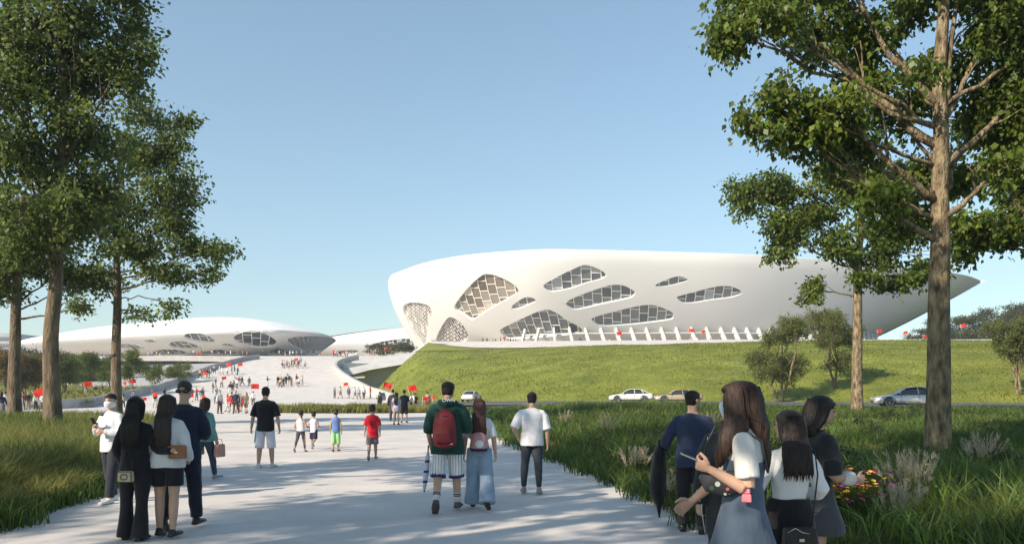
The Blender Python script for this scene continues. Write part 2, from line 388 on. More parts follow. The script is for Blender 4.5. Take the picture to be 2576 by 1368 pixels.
def catmull(pts, n):
    p = np.asarray(pts, float); p = np.vstack([2 * p[0] - p[1], p, 2 * p[-1] - p[-2]])
    out = []
    for x in np.linspace(0, len(pts) - 1 - 1e-9, n):
        i = int(x); t = x - i; a, b, c, d = p[i:i + 4]
        out.append(.5 * (2 * b + (c - a) * t + (2 * a - 5 * b + 4 * c - d) * t * t + (3 * b - a - 3 * c + d) * t ** 3))
    return np.array(out)
class Bowl:
    N = 1200
    def __init__(s, rim, base, zb, zr, kl, kr):
        s.R = catmull(rim, s.N); s.B = catmull(base, s.N); s.zb, s.zr, s.kl, s.kr = zb, zr, kl, kr
        d = np.hypot(*np.diff(s.R, axis=0).T); s.arc = np.concatenate([[0], np.cumsum(d)]); s.A = s.arc[-1]; s.H = zr - zb
    def S(s, a, h):
        a = np.asarray(a, float); f = np.clip(np.asarray(h, float) / s.H, 0, 1)
        i = np.interp(a, s.arc, np.arange(s.N)); j = np.arange(s.N)
        R = np.stack([np.interp(i, j, s.R[:, k]) for k in (0, 1)], -1); B = np.stack([np.interp(i, j, s.B[:, k]) for k in (0, 1)], -1)
        w = sstep(i / s.N, .45, 1.0)
        g = (1 - w) * (1 - (1 - f) ** s.kl) + w * f ** s.kr
        g = g - (1 - w) * .09 * np.clip((f - .86) / .14, 0, 1) ** 2.2
        xy = B + (R - B) * g[..., None]
        return np.concatenate([xy, (s.zb + s.H * f)[..., None]], -1)
    def Nrm(s, a, h):
        e = .3; h = np.clip(h, e, s.H - e)
        da = s.S(np.asarray(a) + e, h) - s.S(np.asarray(a) - e, h); dh = s.S(a, np.asarray(h) + e) - s.S(a, np.asarray(h) - e)
        n = np.cross(da, dh); return n / np.maximum(np.linalg.norm(n, axis=-1, keepdims=True), 1e-9)
    def prep(s):
        s.ga = np.linspace(0, s.A, 1000); s.gh = np.linspace(0, s.H, 220)
        A, Hh = np.meshgrid(s.ga, s.gh); p = s.S(A, Hh); s.pu = 1288 + F * p[..., 0] / p[..., 1]; s.pv = HOR - F * (p[..., 2] - EYE) / p[..., 1]
    def inv(s, u, v):
        d = (s.pu - u) ** 2 + (s.pv - v) ** 2; k = np.unravel_index(np.argmin(d), d.shape); return s.ga[k[1]], s.gh[k[0]]
    def build(s, name, label, cat, openings, center, dome, glass, bay=3.0, row=2.6, mw=.26, depth=.9, brick=(), back_y=None, backk=1.0, skew=0.0, warm=()):
        s.prep(); root = empty(name, (0, 0, 0)); tag(root, label, cat)
        polys = []
        for op in openings:
            q = chaikin(np.array([s.inv(u, v) for u, v in op]), 2)
            q[:, 0] = np.clip(q[:, 0], .05, s.A - .05); q[:, 1] = np.clip(q[:, 1], .25, s.H - .05); polys.append(q)
        rect = resample([(0, 0), (s.A, 0), (s.A, s.H), (0, s.H)], 2.0)
        g = np.stack(np.meshgrid(np.arange(1, s.A, 2.2), np.arange(.8, s.H, 1.1)), -1).reshape(-1, 2)
        ok = np.ones(len(g), bool)
        for q in polys: ok &= ~inside(g[:, 0], g[:, 1], q)
        v, f = cdt(rect, g[ok], polys)
        V = s.S(v[:, 0], v[:, 1]); FF = [tuple(t) for t in f]; b = len(V)
        # back half mirrored about the line of the two ends
        ym = (s.R[0, 1] + s.R[-1, 1]) / 2; aa = np.linspace(0, s.A, 120); hh = np.linspace(0, s.H, 8)
        AA, HH = np.meshgrid(aa, hh); BK = s.S(AA, HH); y2 = ym + (ym - BK[..., 1]) * backk; BK[..., 0] += skew * (y2 - BK[..., 1]); BK[..., 1] = y2
        V = np.vstack([V, BK.reshape(-1, 3)]); FF += [(b + i * 120 + k, b + (i + 1) * 120 + k, b + (i + 1) * 120 + k + 1, b + i * 120 + k + 1) for i in range(7) for k in range(119)]
        link('shell', npmesh('shell', V, FF, [M_WHITE]), root)
        # roof
        fr = s.S(aa, np.full(120, s.H)); bk = fr[::-1].copy(); y2 = ym + (ym - bk[:, 1]) * backk; bk[:, 0] += skew * (y2 - bk[:, 1]); bk[:, 1] = y2
        ring = np.vstack([fr, bk[1:-1]]); m = len(ring); V = []; c = np.array(center); ks = np.concatenate([[1, .99], np.linspace(.96, .05, 14)])
        for k in ks:
            p = c[None, :2] + (ring[:, :2] - c[None, :2]) * k
            z = s.zr + dome * (1 - k ** 2) + (.25 if .9 < k < 1 else 0); V.append(np.column_stack([p, np.full(m, z)]))
        V = np.vstack(V); FF = [(i * m + k, i * m + (k + 1) % m, (i + 1) * m + (k + 1) % m, (i + 1) * m + k) for i in range(len(ks) - 1) for k in range(m)]
        FF.append(tuple((len(ks) - 1) * m + k for k in range(m)))
        link('roof', npmesh('roof', V, FF, [M_ROOF]), root)
        for oi, q in enumerate(polys):
            bw, rh, w, gm = (bay, row, mw, glass)
            if oi in brick: bw, rh, w, gm = (bay * .42, row * .62, mw * .8, G_BRICK if glass is G_MAIN else G_FAR)
            if oi in warm: gm = G_GLINT2 if oi in brick else G_GLINT
            mb = MB(); n = len(q)
            o3 = s.S(q[:, 0], q[:, 1]); nn = s.Nrm(q[:, 0], q[:, 1]); i3 = o3 - nn * depth
            mb.add(list(o3) + list(i3), [(k, (k + 1) % n, n + (k + 1) % n, n + k) for k in range(n)])
            def seg(a0, h0, a1, h1, steps):
                t = np.linspace(0, 1, steps + 1); a = a0 + (a1 - a0) * t; h = h0 + (h1 - h0) * t
                p = s.S(a, h) - s.Nrm(a, h) * (depth - w * .45); N3 = s.Nrm(a, h)
                for x in range(steps): mb.bar(p[x], p[x + 1], w, w, N3[x])
            def cuts(fix, axis):
                a = q; b2 = np.roll(q, -1, 0); ot = 1 - axis; c = (a[:, axis] > fix) != (b2[:, axis] > fix)
                t = (fix - a[c, axis]) / (b2[c, axis] - a[c, axis]); return np.sort(a[c, ot] + (b2[c, ot] - a[c, ot]) * t)
            k0, k1 = int(math.floor(q[:, 0].min() / bw)), int(math.ceil(q[:, 0].max() / bw))
            for k in range(k0, k1 + 1):
                cs = cuts(k * bw, 0)
                for lo, hi in zip(cs[::2], cs[1::2]): seg(k * bw, lo, k * bw, hi, max(2, int((hi - lo) / 2)))
                off = (k * .37) % 1.0
                for r in range(-1, int(s.H / rh) + 2):
                    hh_ = (r - off) * rh; cs = cuts(hh_, 1)
                    for lo, hi in zip(cs[::2], cs[1::2]):
                        lo = max(lo, k * bw); hi = min(hi, (k + 1) * bw)
                        if hi > lo: seg(lo, hh_, hi, hh_, 1)
            win = mb.build('window', M_MULL, root)
            gp = np.stack(np.meshgrid(np.arange(q[:, 0].min(), q[:, 0].max(), 1.5), np.arange(q[:, 1].min(), q[:, 1].max(), 1.5)), -1).reshape(-1, 2)
            gp = gp[inside(gp[:, 0], gp[:, 1], q)]
            v, f = cdt(q, gp); me = npmesh('pane', s.S(v[:, 0], v[:, 1]) - s.Nrm(v[:, 0], v[:, 1]) * depth, f, [gm])
            uvl = me.uv_layers.new(name='cell'); li = np.zeros(len(me.loops), np.int32); me.loops.foreach_get('vertex_index', li)
            uvl.data.foreach_set('uv', np.column_stack([v[li, 0] / bw, v[li, 1] / rh]).astype(np.float32).ravel())
            link('pane', me, win)
        return root

K = .8519
def z5(pts): return [((1140 + x / 4.024) * K, (720 + y / 4.024) * K) for x, y in pts]
def z6(pts): return [((1650 + x / 4.223) * K, (740 + y / 4.223) * K) for x, y in pts]
rim = [(-40, 264), (-39.5, 253), (-33.6, 241), (-25.8, 227), (-14.8, 215), (-2, 208), (11.5, 205), (43, 209.5), (65, 214), (91, 224), (120, 238), (142, 251), (157, 266)]
base = [(-29.6, 264), (-29, 255), (-25, 246), (-17, 236), (-7, 228), (5, 222), (16, 219), (43, 222), (62, 226), (80, 232), (95, 240), (104, 250), (107, 266)]
ST = Bowl(rim, base, 13.6, 38.0, 1.9, .85)
ops = [
    z5([(175, 735), (280, 697), (400, 697), (500, 725), (540, 780), (535, 850), (505, 960), (480, 1100), (470, 1235), (440, 1235), (300, 1010)]),
    z5([(790, 765), (860, 660), (1000, 490), (1110, 390), (1180, 350), (1290, 370), (1440, 430), (1560, 520), (1575, 580), (1400, 680), (1040, 910), (1000, 900), (930, 850)]),
    z5([(1465, 755), (1600, 655), (1690, 620), (1780, 655), (1795, 690), (1540, 790)]),
    z5([(735, 868), (640, 1010), (590, 1120), (560, 1240), (720, 1240), (900, 1180), (1000, 1105), (940, 990), (860, 910), (790, 872)]),
    z5([(1330, 1025), (1480, 950), (1700, 850), (1880, 775), (1960, 785), (2100, 860)]) + z6([(0, 800), (100, 870), (250, 940), (320, 1010), (250, 1040), (0, 1060)]) + z5([(1900, 1105), (1600, 1130), (1450, 1135), (1390, 1090)]),
    z5([(1845, 500), (1950, 440), (2173, 320)]) + z6([(140, 250), (290, 180), (350, 178), (460, 210), (590, 280), (595, 340), (330, 410), (200, 460), (30, 500)]) + z5([(1950, 580)]),
    z6([(75, 650), (200, 580), (480, 480), (640, 430), (730, 422), (830, 440), (920, 490), (960, 525), (920, 580), (830, 605), (480, 680), (220, 745), (130, 700)]),
    z6([(390, 850), (500, 810), (650, 770), (960, 690), (1100, 672), (1200, 680), (1320, 720), (1430, 780), (1440, 810), (1420, 860), (1200, 890), (950, 920), (530, 945), (450, 900)]),
    z6([(1190, 430), (1380, 350), (1480, 320), (1560, 330), (1620, 365), (1590, 385), (1380, 440), (1240, 450)]),
    z6([(1455, 580), (1550, 550), (1750, 500), (1980, 440), (2100, 440), (2200, 460), (2310, 520), (2240, 560), (2150, 590), (1900, 615), (1700, 650), (1560, 655), (1520, 630)]),
]
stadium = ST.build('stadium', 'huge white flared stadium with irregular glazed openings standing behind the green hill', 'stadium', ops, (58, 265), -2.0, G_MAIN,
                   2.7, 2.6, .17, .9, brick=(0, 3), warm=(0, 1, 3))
# slanted fins and beams along the foot of the stadium
a0, _ = ST.inv(1330, 855); a1, _ = ST.inv(2240, 835); na = 38
fa = np.linspace(a0, a1, na); prevt = None
for i, a in enumerate(fa):
    w = i / (na - 1); ht = 3.9 + 1.3 * math.sin(min(1, w * 1.6) * math.pi / 2)
    top = ST.S(a, ht); n = ST.Nrm(a, ht); nh = np.array([n[0], n[1], 0]); nh /= np.linalg.norm(nh)
    b0 = ST.S(a, 0.0); foot = np.array([b0[0], b0[1], 12.6]) + nh * (7.0 + 2.5 * w) + np.array([-nh[1], nh[0], 0]) * 2.4 * (w - .25)
    mid = top + nh * 1.2 + np.array([0, 0, -.9])
    mb = MB(); dr = np.array([-nh[1], nh[0], 0])
    mb.bar(Vector(top - nh * .4 + np.array([0, 0, .6])), Vector(foot), .5, 1.3, Vector(dr.cross(nh) if False else np.cross(dr, foot - top)))
    mb.build('buttress', M_WHITE, stadium)
    if prevt is not None:
        for fr_ in (.18, .62):
            mb = MB(); mb.bar(Vector(prevt[0] + (prevt[1] - prevt[0]) * fr_), Vector(top + (foot - top) * fr_), .28)
            mb.build('beam', M_WHITE, stadium)
    prevt = (top, foot)

rimL = [(-226, 362), (-215, 350), (-195, 335), (-152, 308), (-130, 296), (-112, 290), (-97, 291), (-86, 296), (-78, 309), (-75.6, 324), (-77, 343), (-80, 363)]
baseL = [(-198, 366), (-188, 360), (-172, 352), (-144, 332), (-128, 321), (-114, 317), (-104, 317), (-97, 320), (-92, 328), (-91, 336), (-91, 348), (-93, 363)]
LB = Bowl(rimL, baseL, 13.3, 24.0, 1.9, 1.2)
LB_kr = 1.6
opsL = [[(590, 848), (620, 835), (645, 833), (690, 855), (692, 868), (655, 874), (620, 868), (595, 858)],
        [(725, 856), (745, 849), (790, 847), (835, 853), (842, 860), (836, 874), (812, 892), (785, 893), (757, 880), (737, 868)],
        [(668, 893), (695, 875), (705, 876), (732, 893)],
        [(462, 845), (480, 838), (510, 840), (540, 855), (530, 863), (480, 856)],
        [(425, 868), (440, 858), (470, 860), (508, 875), (500, 880), (440, 876)],
        [(383, 888), (410, 878), (455, 881), (478, 893), (390, 894)],
        [(500, 893), (545, 878), (580, 885), (612, 893)],
        [(555, 868), (570, 863), (598, 872), (590, 876)],
        [(300, 868), (320, 864), (365, 875), (358, 879), (305, 876)],
        [(360, 855), (385, 855), (398, 861), (375, 862)]]
opsL = [[(sum(p[0] for p in o) / len(o) + (x - sum(p[0] for p in o) / len(o)) * 1.10, sum(p[1] for p in o) / len(o) + (y - sum(p[1] for p in o) / len(o)) * 1.12) for x, y in o] for o in opsL]
left_arena = LB.build('arena', 'low white arena with domed roof and dark openings at the end of the plaza', 'arena', opsL, (-130, 352), 9.0, G_FAR, 3.4, 3.0, .24, .8, brick=(1,), skew=-.23)
rimC = [(-118, 440), (-104, 424), (-70, 403), (-47, 383), (-25, 372), (0, 370), (25, 380), (40, 400), (48, 430)]
baseC = [(-104, 440), (-90, 428), (-63, 412), (-43, 396), (-24, 387), (0, 386), (18, 394), (30, 408), (34, 430)]
CB = Bowl(rimC, baseC, 14.0, 28.0, 1.8, 1.2)
opsC = [[(930, 868), (960, 858), (1010, 852), (1040, 849), (1046, 870), (1040, 884), (960, 885), (925, 882)],
        [(842, 884), (870, 880), (905, 880), (895, 893), (850, 893)]]
arena2 = CB.build('arena', 'far white arena partly hidden behind the big stadium, glazed towards the hill', 'arena', opsC, (-30, 425), 8.0, G_FAR, 3.4, 2.6, .3, .8, brick=(1,))
# far grey building at the frame's left border
mb = MB(); mb.box((-395, 600, 26), (60, 40, 34)); fb = mb.build('far_building', mat('far_grey', (.35, .38, .42), .6, .1, .1))
tag(fb, 'distant blue-grey building with banded floors beyond the left garden trees', 'building')
for k in range(6):
    mb = MB(); mb.box((-395, 579.7, 14 + k * 5), (60.6, .8, 2.2)); mb.build('window_band', G_FAR if False else M_DARK, fb)
# ------------------------------------------------------------------ trees
M_BARK = mat('bark', (.115, .088, .060), .9, .45, 5.0, 1.0, 14, stretch=(1, 1, .3), bdist=.06, c2=(.16, .125, .085))
M_BARK2 = mat('pale_bark', (.12, .085, .05), .9, .5, 9.0, 1.0, 22, stretch=(1, 1, .35), bdist=.10, c2=(.25, .195, .12), detail=9)
M_LEAF_L = mat('leaf_dark', (.078, .126, .034), .5, .25, .5, trans=.5, island=.5, spec=.3, c2=(.12, .165, .037))
M_LEAF_R = mat('leaf_broad', (.078, .132, .020), .45, .25, .5, trans=.46, island=.45, spec=.35, c2=(.122, .168, .025))
M_LEAF_S = mat('leaf_small', (.10, .135, .036), .6, .25, .5, trans=.45, island=.4, c2=(.15, .17, .04))
M_LEAF_G = mat('leaf_garden', (.10, .15, .028), .6, .25, .3, trans=.45, island=.4, c2=(.16, .19, .032))
M_LEAF_O = mat('leaf_autumn', (.15, .13, .03), .6, .25, .3, trans=.4, island=.5, c2=(.23, .13, .04))
M_LEAF_B = mat('leaf_olive', (.055, .075, .030), .7, .25, .2, trans=.35, island=.4, c2=(.08, .09, .035))

def unit(v): return v / np.maximum(np.linalg.norm(v, axis=-1, keepdims=True), 1e-9)
def leaves(name, base, axis, size, m, parent, aspect=.62, droop=None):
    """one folded diamond per leaf"""
    n = len(base); axis = unit(axis); r = unit(rng.normal(size=(n, 3)))
    side = unit(np.cross(axis, r)); nor = np.cross(side, axis); size = size[:, None]
    b = base; t = base + axis * size
    mid = base + axis * size * .42
    l = mid + side * size * aspect * .5 + nor * size * .10; rr = mid - side * size * aspect * .5 + nor * size * .10
    V = np.stack([b, l, t, rr], 1).reshape(-1, 3); Fc = np.arange(n * 4).reshape(n, 4)
    return link(name, npmesh(name, V, Fc, [m], None, False), parent)

def crown_points(clumps, sprays_per_m2, per_spray, leaf, spread, droop, out_bias=.5, split=5):
    """leaf bases and directions: sprays through the shell of each clump; clumps are (center, radii)"""
    B = []; A = []; twigs = []; fine = []
    for c, r in clumps:
        c = np.array(c, float); r = np.array(r, float)
        if not split: fine.append((c, r)); continue
        for k in range(split):
            d = unit(rng.normal(size=3)) * rng.uniform(.25, .72); q = rng.uniform(.42, .66); fine.append((c + d * r, r * q * rng.uniform(.8, 1.15, 3) * np.array([.95, 1, 1.2])))
    for c, r in fine:
        c = np.array(c, float); r = np.array(r, float)
        area = 4 * math.pi * (np.prod(r) ** (2 / 3)); n = max(4, int(area * sprays_per_m2))
        d = unit(rng.normal(size=(n, 3))); rad = rng.uniform(.12, 1.0, (n, 1)) ** .55
        p = c + d * r * rad * rng.uniform(.85, 1.12, (n, 1))
        outd = unit(d * r + rng.normal(size=(n, 3)) * .35 * r.mean()); outd[:, 2] = outd[:, 2] * .55 - droop * .5; outd = unit(outd)
        for k in range(n):
            if rng.random() < .3: twigs.append((c, p[k]))
        m = rng.poisson(per_spray, n) + 3
        rep = np.repeat(np.arange(n), m); t = rng.uniform(0, 1, (len(rep), 1))
        pos = p[rep] + outd[rep] * (t - .35) * spread + rng.normal(size=(len(rep), 3)) * spread * .22
        ax = outd[rep] * out_bias + rng.normal(size=(len(rep), 3)) * .55 + np.array([0, 0, -droop])
        B.append(pos); A.append(ax)
    B = np.vstack(B); A = np.vstack(A); return B, A, twigs
def bez(a, b, bend, n=7):
    a = np.array(a, float); b = np.array(b, float); m = (a + b) / 2 + np.array(bend, float); t = np.linspace(0, 1, n)[:, None]
    return (1 - t) ** 2 * a + 2 * t * (1 - t) * m + t * t * b
def trunk_mesh(name, paths, m, parent, n=9):
    mb = MB()
    for pts, rad in paths: mb.tube([Vector(p) for p in pts], list(rad), n if max(rad) > .06 else 5)
    return mb.build(name, m, parent, True)
def wob(pts, amp):
    p = np.array(pts, float); return p + np.vstack([[0, 0, 0], rng.normal(size=(len(p) - 1, 3)) * amp])

def big_tree(name, label, base_z, Y, trunk, r0, r1, clumps, limbs, barkm, leafm, leaf, dens, per, spread, droop, group=None, aspect=.62, twig_r=.012, limb_k=1.0):
    """trunk: pixel path; clumps: (u, v, dY, ru, rv, rdepth m); limbs: (trunk fraction, clump index, radius)"""
    px = Y / F
    tp = [np.array(P(u, v, Y + (0 if len(q) < 1 else q[0]))) for u, v, *q in trunk]; tp[0][2] = base_z - .3
    root = empty(name, (tp[0][0], Y, base_z)); tag(root, label, 'tree', group); off = np.array([tp[0][0], Y, base_z])
    tp = catmull([p - off for p in tp], 26)
    rr = np.interp(np.linspace(0, 1, 26), [0, .06, .15, 1], [r0 * 1.45, r0 * 1.12, r0, r1])
    paths = [(tp, rr)]
    cl = []
    for u, v, dY, ru, rv, rd in clumps:
        c = np.array(P(u, v, Y + dY)) - off; cl.append((c, (ru * px, rd, rv * px)))
    for f, ci, r in limbs:
        r *= limb_k
        i = int(f * 25); a = tp[i]; c = np.array(cl[ci][0]); L = np.linalg.norm(c - a)
        pts = wob(bez(a, c, (0, 0, -L * .08) if c[2] > a[2] else (0, 0, L * .18), 9), L * .012); paths.append((pts, np.linspace(r, max(.02, r * .28), 9)))
        for k in range(5):
            t = rng.integers(4, 9); d = unit(rng.normal(size=3)) * np.array(cl[ci][1]) * .9
            e = c + d; paths.append((wob(bez(pts[min(t, 8)], e, (0, 0, .1), 6), .03), np.linspace(max(.018, r * .32), .008, 6)))
    B, A, tw = crown_points(cl, dens, per, leaf, spread, droop)
    for c, p in tw:
        paths.append((wob(bez(c + (p - c) * .25, p, (0, 0, .06), 4), .02), np.linspace(twig_r, .004, 4)))
    trunk_mesh('trunk', paths, barkm, root)
    leaves('crown', B, A, leaf * (.5 + .85 * rng.random(len(B)) ** 1.2), leafm, root, aspect)
    return root

# left group
t_mid = big_tree('broadleaf_tree', 'tall thick-trunked tree in the left grass bed with the highest and fullest crown', 0, 28,
    [(136, 1090), (130, 960), (128, 840), (140, 720), (143, 620), (150, 480), (160, 300), (150, 80), (150, -120)], .27, .10,
    [(60, 60, 0, 130, 110, 2.0), (210, 40, 0, 110, 100, 1.8), (320, 60, 1, 70, 70, 1.1), (310, 150, 0, 85, 55, 1.2), (60, 230, -.5, 120, 100, 2.0), (220, 200, .5, 110, 90, 1.8),
     (330, 220, 0, 45, 35, .8), (70, 400, -.5, 120, 100, 2.0), (220, 360, .5, 120, 100, 1.8), (120, 540, -1, 130, 75, 1.8), (250, 500, 0, 110, 75, 1.5), (60, -100, 0, 140, 110, 2.2), (240, -90, 0, 140, 110, 2.2),
     (-80, 150, 0, 130, 160, 2.2), (-80, 420, 0, 120, 130, 2.0), (40, 610, -1, 90, 50, 1.2), (330, 5, 0, 65, 45, .8), (380, 130, 0, 38, 30, .5)],
    [(.45, 9, .09), (.5, 10, .09), (.55, 7, .09), (.55, 8, .08), (.62, 4, .08), (.65, 5, .08), (.7, 3, .07), (.72, 2, .06), (.78, 0, .07), (.8, 1, .06), (.6, 14, .08), (.7, 13, .07), (.9, 11, .05), (.92, 12, .05), (.5, 15, .05)],
    M_BARK, M_LEAF_L, .19, 4.3, 12, .66, .35, 'trees in the left grass bed')
t_right = big_tree('broadleaf_tree', 'tall slender tree at the right side of the left group, branches spreading over the plaza', 0, 38,
    [(296, 1090), (293, 980), (292, 880), (296, 760), (295, 680), (292, 600), (300, 480), (320, 360)], .24, .07,
    [(330, 370, 0, 100, 80, 1.8), (440, 360, 0, 65, 55, 1.2), (430, 470, 0, 90, 65, 1.6), (330, 500, .5, 110, 80, 2), (250, 560, 0, 90, 60, 1.6), (440, 560, 0, 75, 40, 1.2), (350, 620, 0, 120, 45, 1.8),
     (480, 630, 0, 70, 34, 1.2), (555, 630, 0, 52, 34, .8), (420, 690, 0, 100, 34, 1.4), (510, 690, 0, 45, 26, .7), (250, 690, 0, 70, 45, 1.4), (360, 790, 0, 48, 18, .6), (430, 770, 0, 32, 20, .5), (205, 700, 0, 50, 45, 1.0), (350, 300, 0, 70, 40, 1.2), (470, 310, 0, 40, 25, .7)],
    [(.42, 12, .05), (.5, 9, .07), (.47, 11, .06), (.55, 7, .06), (.62, 6, .06), (.65, 4, .05), (.7, 3, .06), (.75, 2, .06), (.8, 5, .05), (.85, 0, .05), (.88, 1, .04), (.58, 8, .05), (.5, 14, .04), (.44, 13, .035)],
    M_BARK, M_LEAF_L, .20, 3.8, 11, .62, .25, 'trees in the left grass bed')
t_left = big_tree('broadleaf_tree', 'dark-trunked tree nearest the left frame border with a forked low branch', 0, 36,
    [(38, 1075), (36, 960), (38, 860), (40, 770), (45, 700), (50, 600), (60, 480)], .27, .12,
    [(0, 690, 0, 75, 60, 1.8), (60, 640, 1, 80, 60, 1.6), (140, 690, 1, 70, 36, 1.2), (200, 770, 0, 40, 18, .6), (-40, 600, 0, 100, 80, 2), (20, 540, 1, 100, 70, 2), (10, 745, 0, 50, 30, 1), (170, 720, 1, 50, 25, .7), (120, 600, 2, 90, 60, 1.6)],
    [(.45, 3, .06), (.55, 2, .06), (.6, 0, .06), (.6, 1, .06), (.8, 4, .06), (.85, 5, .06), (.55, 6, .04), (.5, 7, .05), (.7, 8, .05)],
    M_BARK, M_LEAF_L, .19, 4.2, 11, .62, .3, 'trees in the left grass bed')
# right group
t_big = big_tree('broadleaf_tree', 'largest tree, thick bark trunk rising from the right grass bed with heart-shaped leaves', .1, 18.5,
    [(2358, 1180), (2360, 1060), (2362, 900), (2362, 740), (2366, 600), (2364, 470), (2368, 340), (2362, 200), (2372, 60), (2378, -120)], .265, .11,
    [(1850, 60, 0, 70, 70, .8), (1820, 100, 0, 55, 50, .6), (1950, 50, -.5, 90, 70, 1.0), (2060, 110, .5, 110, 70, 1.0), (2200, 60, 0.8, 110, 75, 1.0), (1980, 260, -.6, 100, 50, .9), (2110, 270, -.8, 110, 60, .9), (1890, 300, -.4, 50, 36, .5),
     (2010, 340, -.4, 110, 45, .9), (2140, 370, .6, 110, 60, 1.0), (2240, 260, 1.0, 90, 80, 1), (2200, 500, -.4, 75, 70, .8), (2280, 560, .9, 70, 60, .9), (2470, 90, .6, 110, 90, 1.2), (2570, 230, .4, 80, 110, 1.0), (2510, 420, -.9, 70, 40, .6),
     (2570, 400, -.7, 50, 50, .6), (2450, 300, 1.2, 80, 70, 1.0), (2300, 180, -1.0, 45, 24, .4), (2330, 200, 1.2, 100, 90, 1.0), (2420, -60, 0, 160, 90, 1.6), (2120, -50, 0, 160, 80, 1.6), (1900, -20, 0, 90, 60, 1), (2640, 80, 0, 100, 160, 1.6), (2330, 420, 1.4, 110, 70, .8), (2490, 200, .8, 80, 70, .9), (2555, 320, 1.0, 60, 80, .9), (2440, 430, 1.2, 70, 60, .8), (2530, 20, .6, 80, 60, 1.0), (2290, 30, 1.4, 80, 60, .8), (2160, 200, 1.2, 90, 60, .8)],
    [(.66, 3, .085), (.7, 2, .05), (.72, 4, .07), (.52, 6, .075), (.5, 8, .05), (.55, 9, .05), (.46, 11, .07), (.46, 12, .06), (.5, 15, .06), (.55, 17, .06), (.62, 14, .075), (.7, 13, .07), (.74, 20, .07), (.72, 21, .07), (.68, 0, .05), (.6, 5, .04), (.6, 10, .04), (.75, 23, .05), (.5, 24, .05)],
    M_BARK2, M_LEAF_R, .15, 7.2, 12, .46, .75, 'trees in the right grass bed', .72, .009, 1.4)
t_r2 = big_tree('broadleaf_tree', 'smaller pale-trunked tree between the big tree and the hill shrubs', .45, 42,
    [(2157, 1060), (2156, 960), (2157, 860), (2158, 720), (2160, 660), (2166, 560), (2172, 460), (2180, 380)], .28, .09,
    [(1900, 470, 0, 75, 45, 1.4), (2000, 480, 0, 80, 50, 1.5), (1950, 560, 0, 70, 36, 1.2), (2000, 600, 0, 70, 45, 1.3), (1960, 640, 0, 42, 30, .8), (2050, 530, 0, 80, 50, 1.4), (2160, 470, 1, 100, 60, 1.8), (2040, 720, 0, 36, 28, .8), (2030, 745, -.3, 28, 18, .6),
     (2140, 640, -.4, 70, 26, 1.0), (2230, 650, 0, 75, 35, 1.3), (2290, 690, 0, 75, 24, 1.0), (2340, 660, 0, 60, 34, 1.0), (2260, 560, 1, 80, 60, 1.5), (2100, 420, 0, 70, 40, 1.2), (2250, 440, 0, 90, 60, 1.5), (1880, 520, 0, 34, 28, .6), (2120, 600, -.4, 70, 40, 1.2), (2215, 600, .4, 70, 40, 1.2), (2160, 700, -.5, 60, 24, .9), (2240, 720, .2, 45, 18, .7)],
    [(.42, 7, .06), (.5, 9, .04), (.48, 11, .05), (.55, 3, .07), (.58, 10, .06), (.62, 1, .07), (.66, 0, .05), (.7, 5, .06), (.75, 6, .06), (.7, 13, .06), (.85, 14, .05), (.85, 15, .05), (.6, 12, .05), (.56, 2, .05)],
    M_BARK2, M_LEAF_R, .21, 4.6, 11, .60, .5, 'trees in the right grass bed', .7)
t_r3 = big_tree('broadleaf_tree', 'shaded tree at the right frame border reaching in with a dark low bough', .3, 26,
    [(2640, 1100), (2640, 900), (2630, 700), (2600, 600), (2560, 520), (2520, 430)], .2, .06,
    [(2470, 590, 0, 70, 42, 1.0), (2420, 560, 0, 45, 36, .8), (2540, 570, 0, 55, 40, 1.0), (2430, 640, 0, 38, 20, .5), (2560, 430, 0, 70, 60, 1.2), (2640, 520, 0, 90, 90, 1.6), (2600, 330, 0, 100, 90, 1.6), (2500, 330, 0.5, 90, 80, 1.4)],
    [(.55, 0, .06), (.6, 2, .05), (.7, 4, .06), (.7, 5, .06), (.85, 6, .05), (.62, 1, .04), (.9, 7, .04)],
    M_BARK, M_LEAF_R, .19, 8, 12, .58, .4, 'trees in the right grass bed', .7)

def copy_tree(o, loc, rz, scale, label, group=None):
    c = o.copy(); COL.objects.link(c); c.location = loc; c.rotation_euler = (0, 0, rz); c.scale = (scale,) * 3; c['label'] = label
    if group: c['group'] = group
    for ch in o.children:
        d = ch.copy(); COL.objects.link(d); d.parent = c
    return c
# the rest of the avenue on the camera's left and behind it, whose shade falls on the path
AV = [(-13.5, -6, 2.1, .95), (-17.5, 5, 4.0, 1.1), (-7, -11, 1.0, .9), (-21, -5, .5, 1.1), (-11, .5, 3.3, 1.2), (-8.2, 4, 5.0, 1.22), (-14.5, 8, 0.4, 1.15), (-6, -3, 1.7, .95)]
t_av = big_tree('broadleaf_tree', 'avenue tree standing beside the path outside the picture', 0, 38,
    [(296, 1090), (293, 980), (292, 880), (296, 760), (295, 680), (292, 600), (300, 480), (320, 360)], .24, .07,
    [(330, 370, 0, 90, 70, 1.8), (440, 400, 1, 65, 45, 1.2), (430, 500, -1.5, 80, 40, 1.6), (300, 500, 2, 80, 50, 1.6), (220, 560, -1, 80, 40, 1.6), (440, 600, 0, 75, 30, 1.2), (350, 640, -2, 90, 30, 1.4), (200, 680, 1, 70, 28, 1.2), (300, 290, 0, 60, 36, 1.2), (180, 450, 0, 60, 40, 1.3), (410, 700, 1.5, 70, 24, 1.2)],
    [(.5, 5, .06), (.55, 4, .06), (.62, 3, .06), (.7, 2, .06), (.85, 0, .05), (.88, 1, .04), (.5, 7, .05), (.47, 6, .05), (.8, 9, .05), (.45, 10, .05)],
    M_BARK, M_LEAF_L, .20, 3.0, 9, .62, .25, 'avenue trees beside the camera')
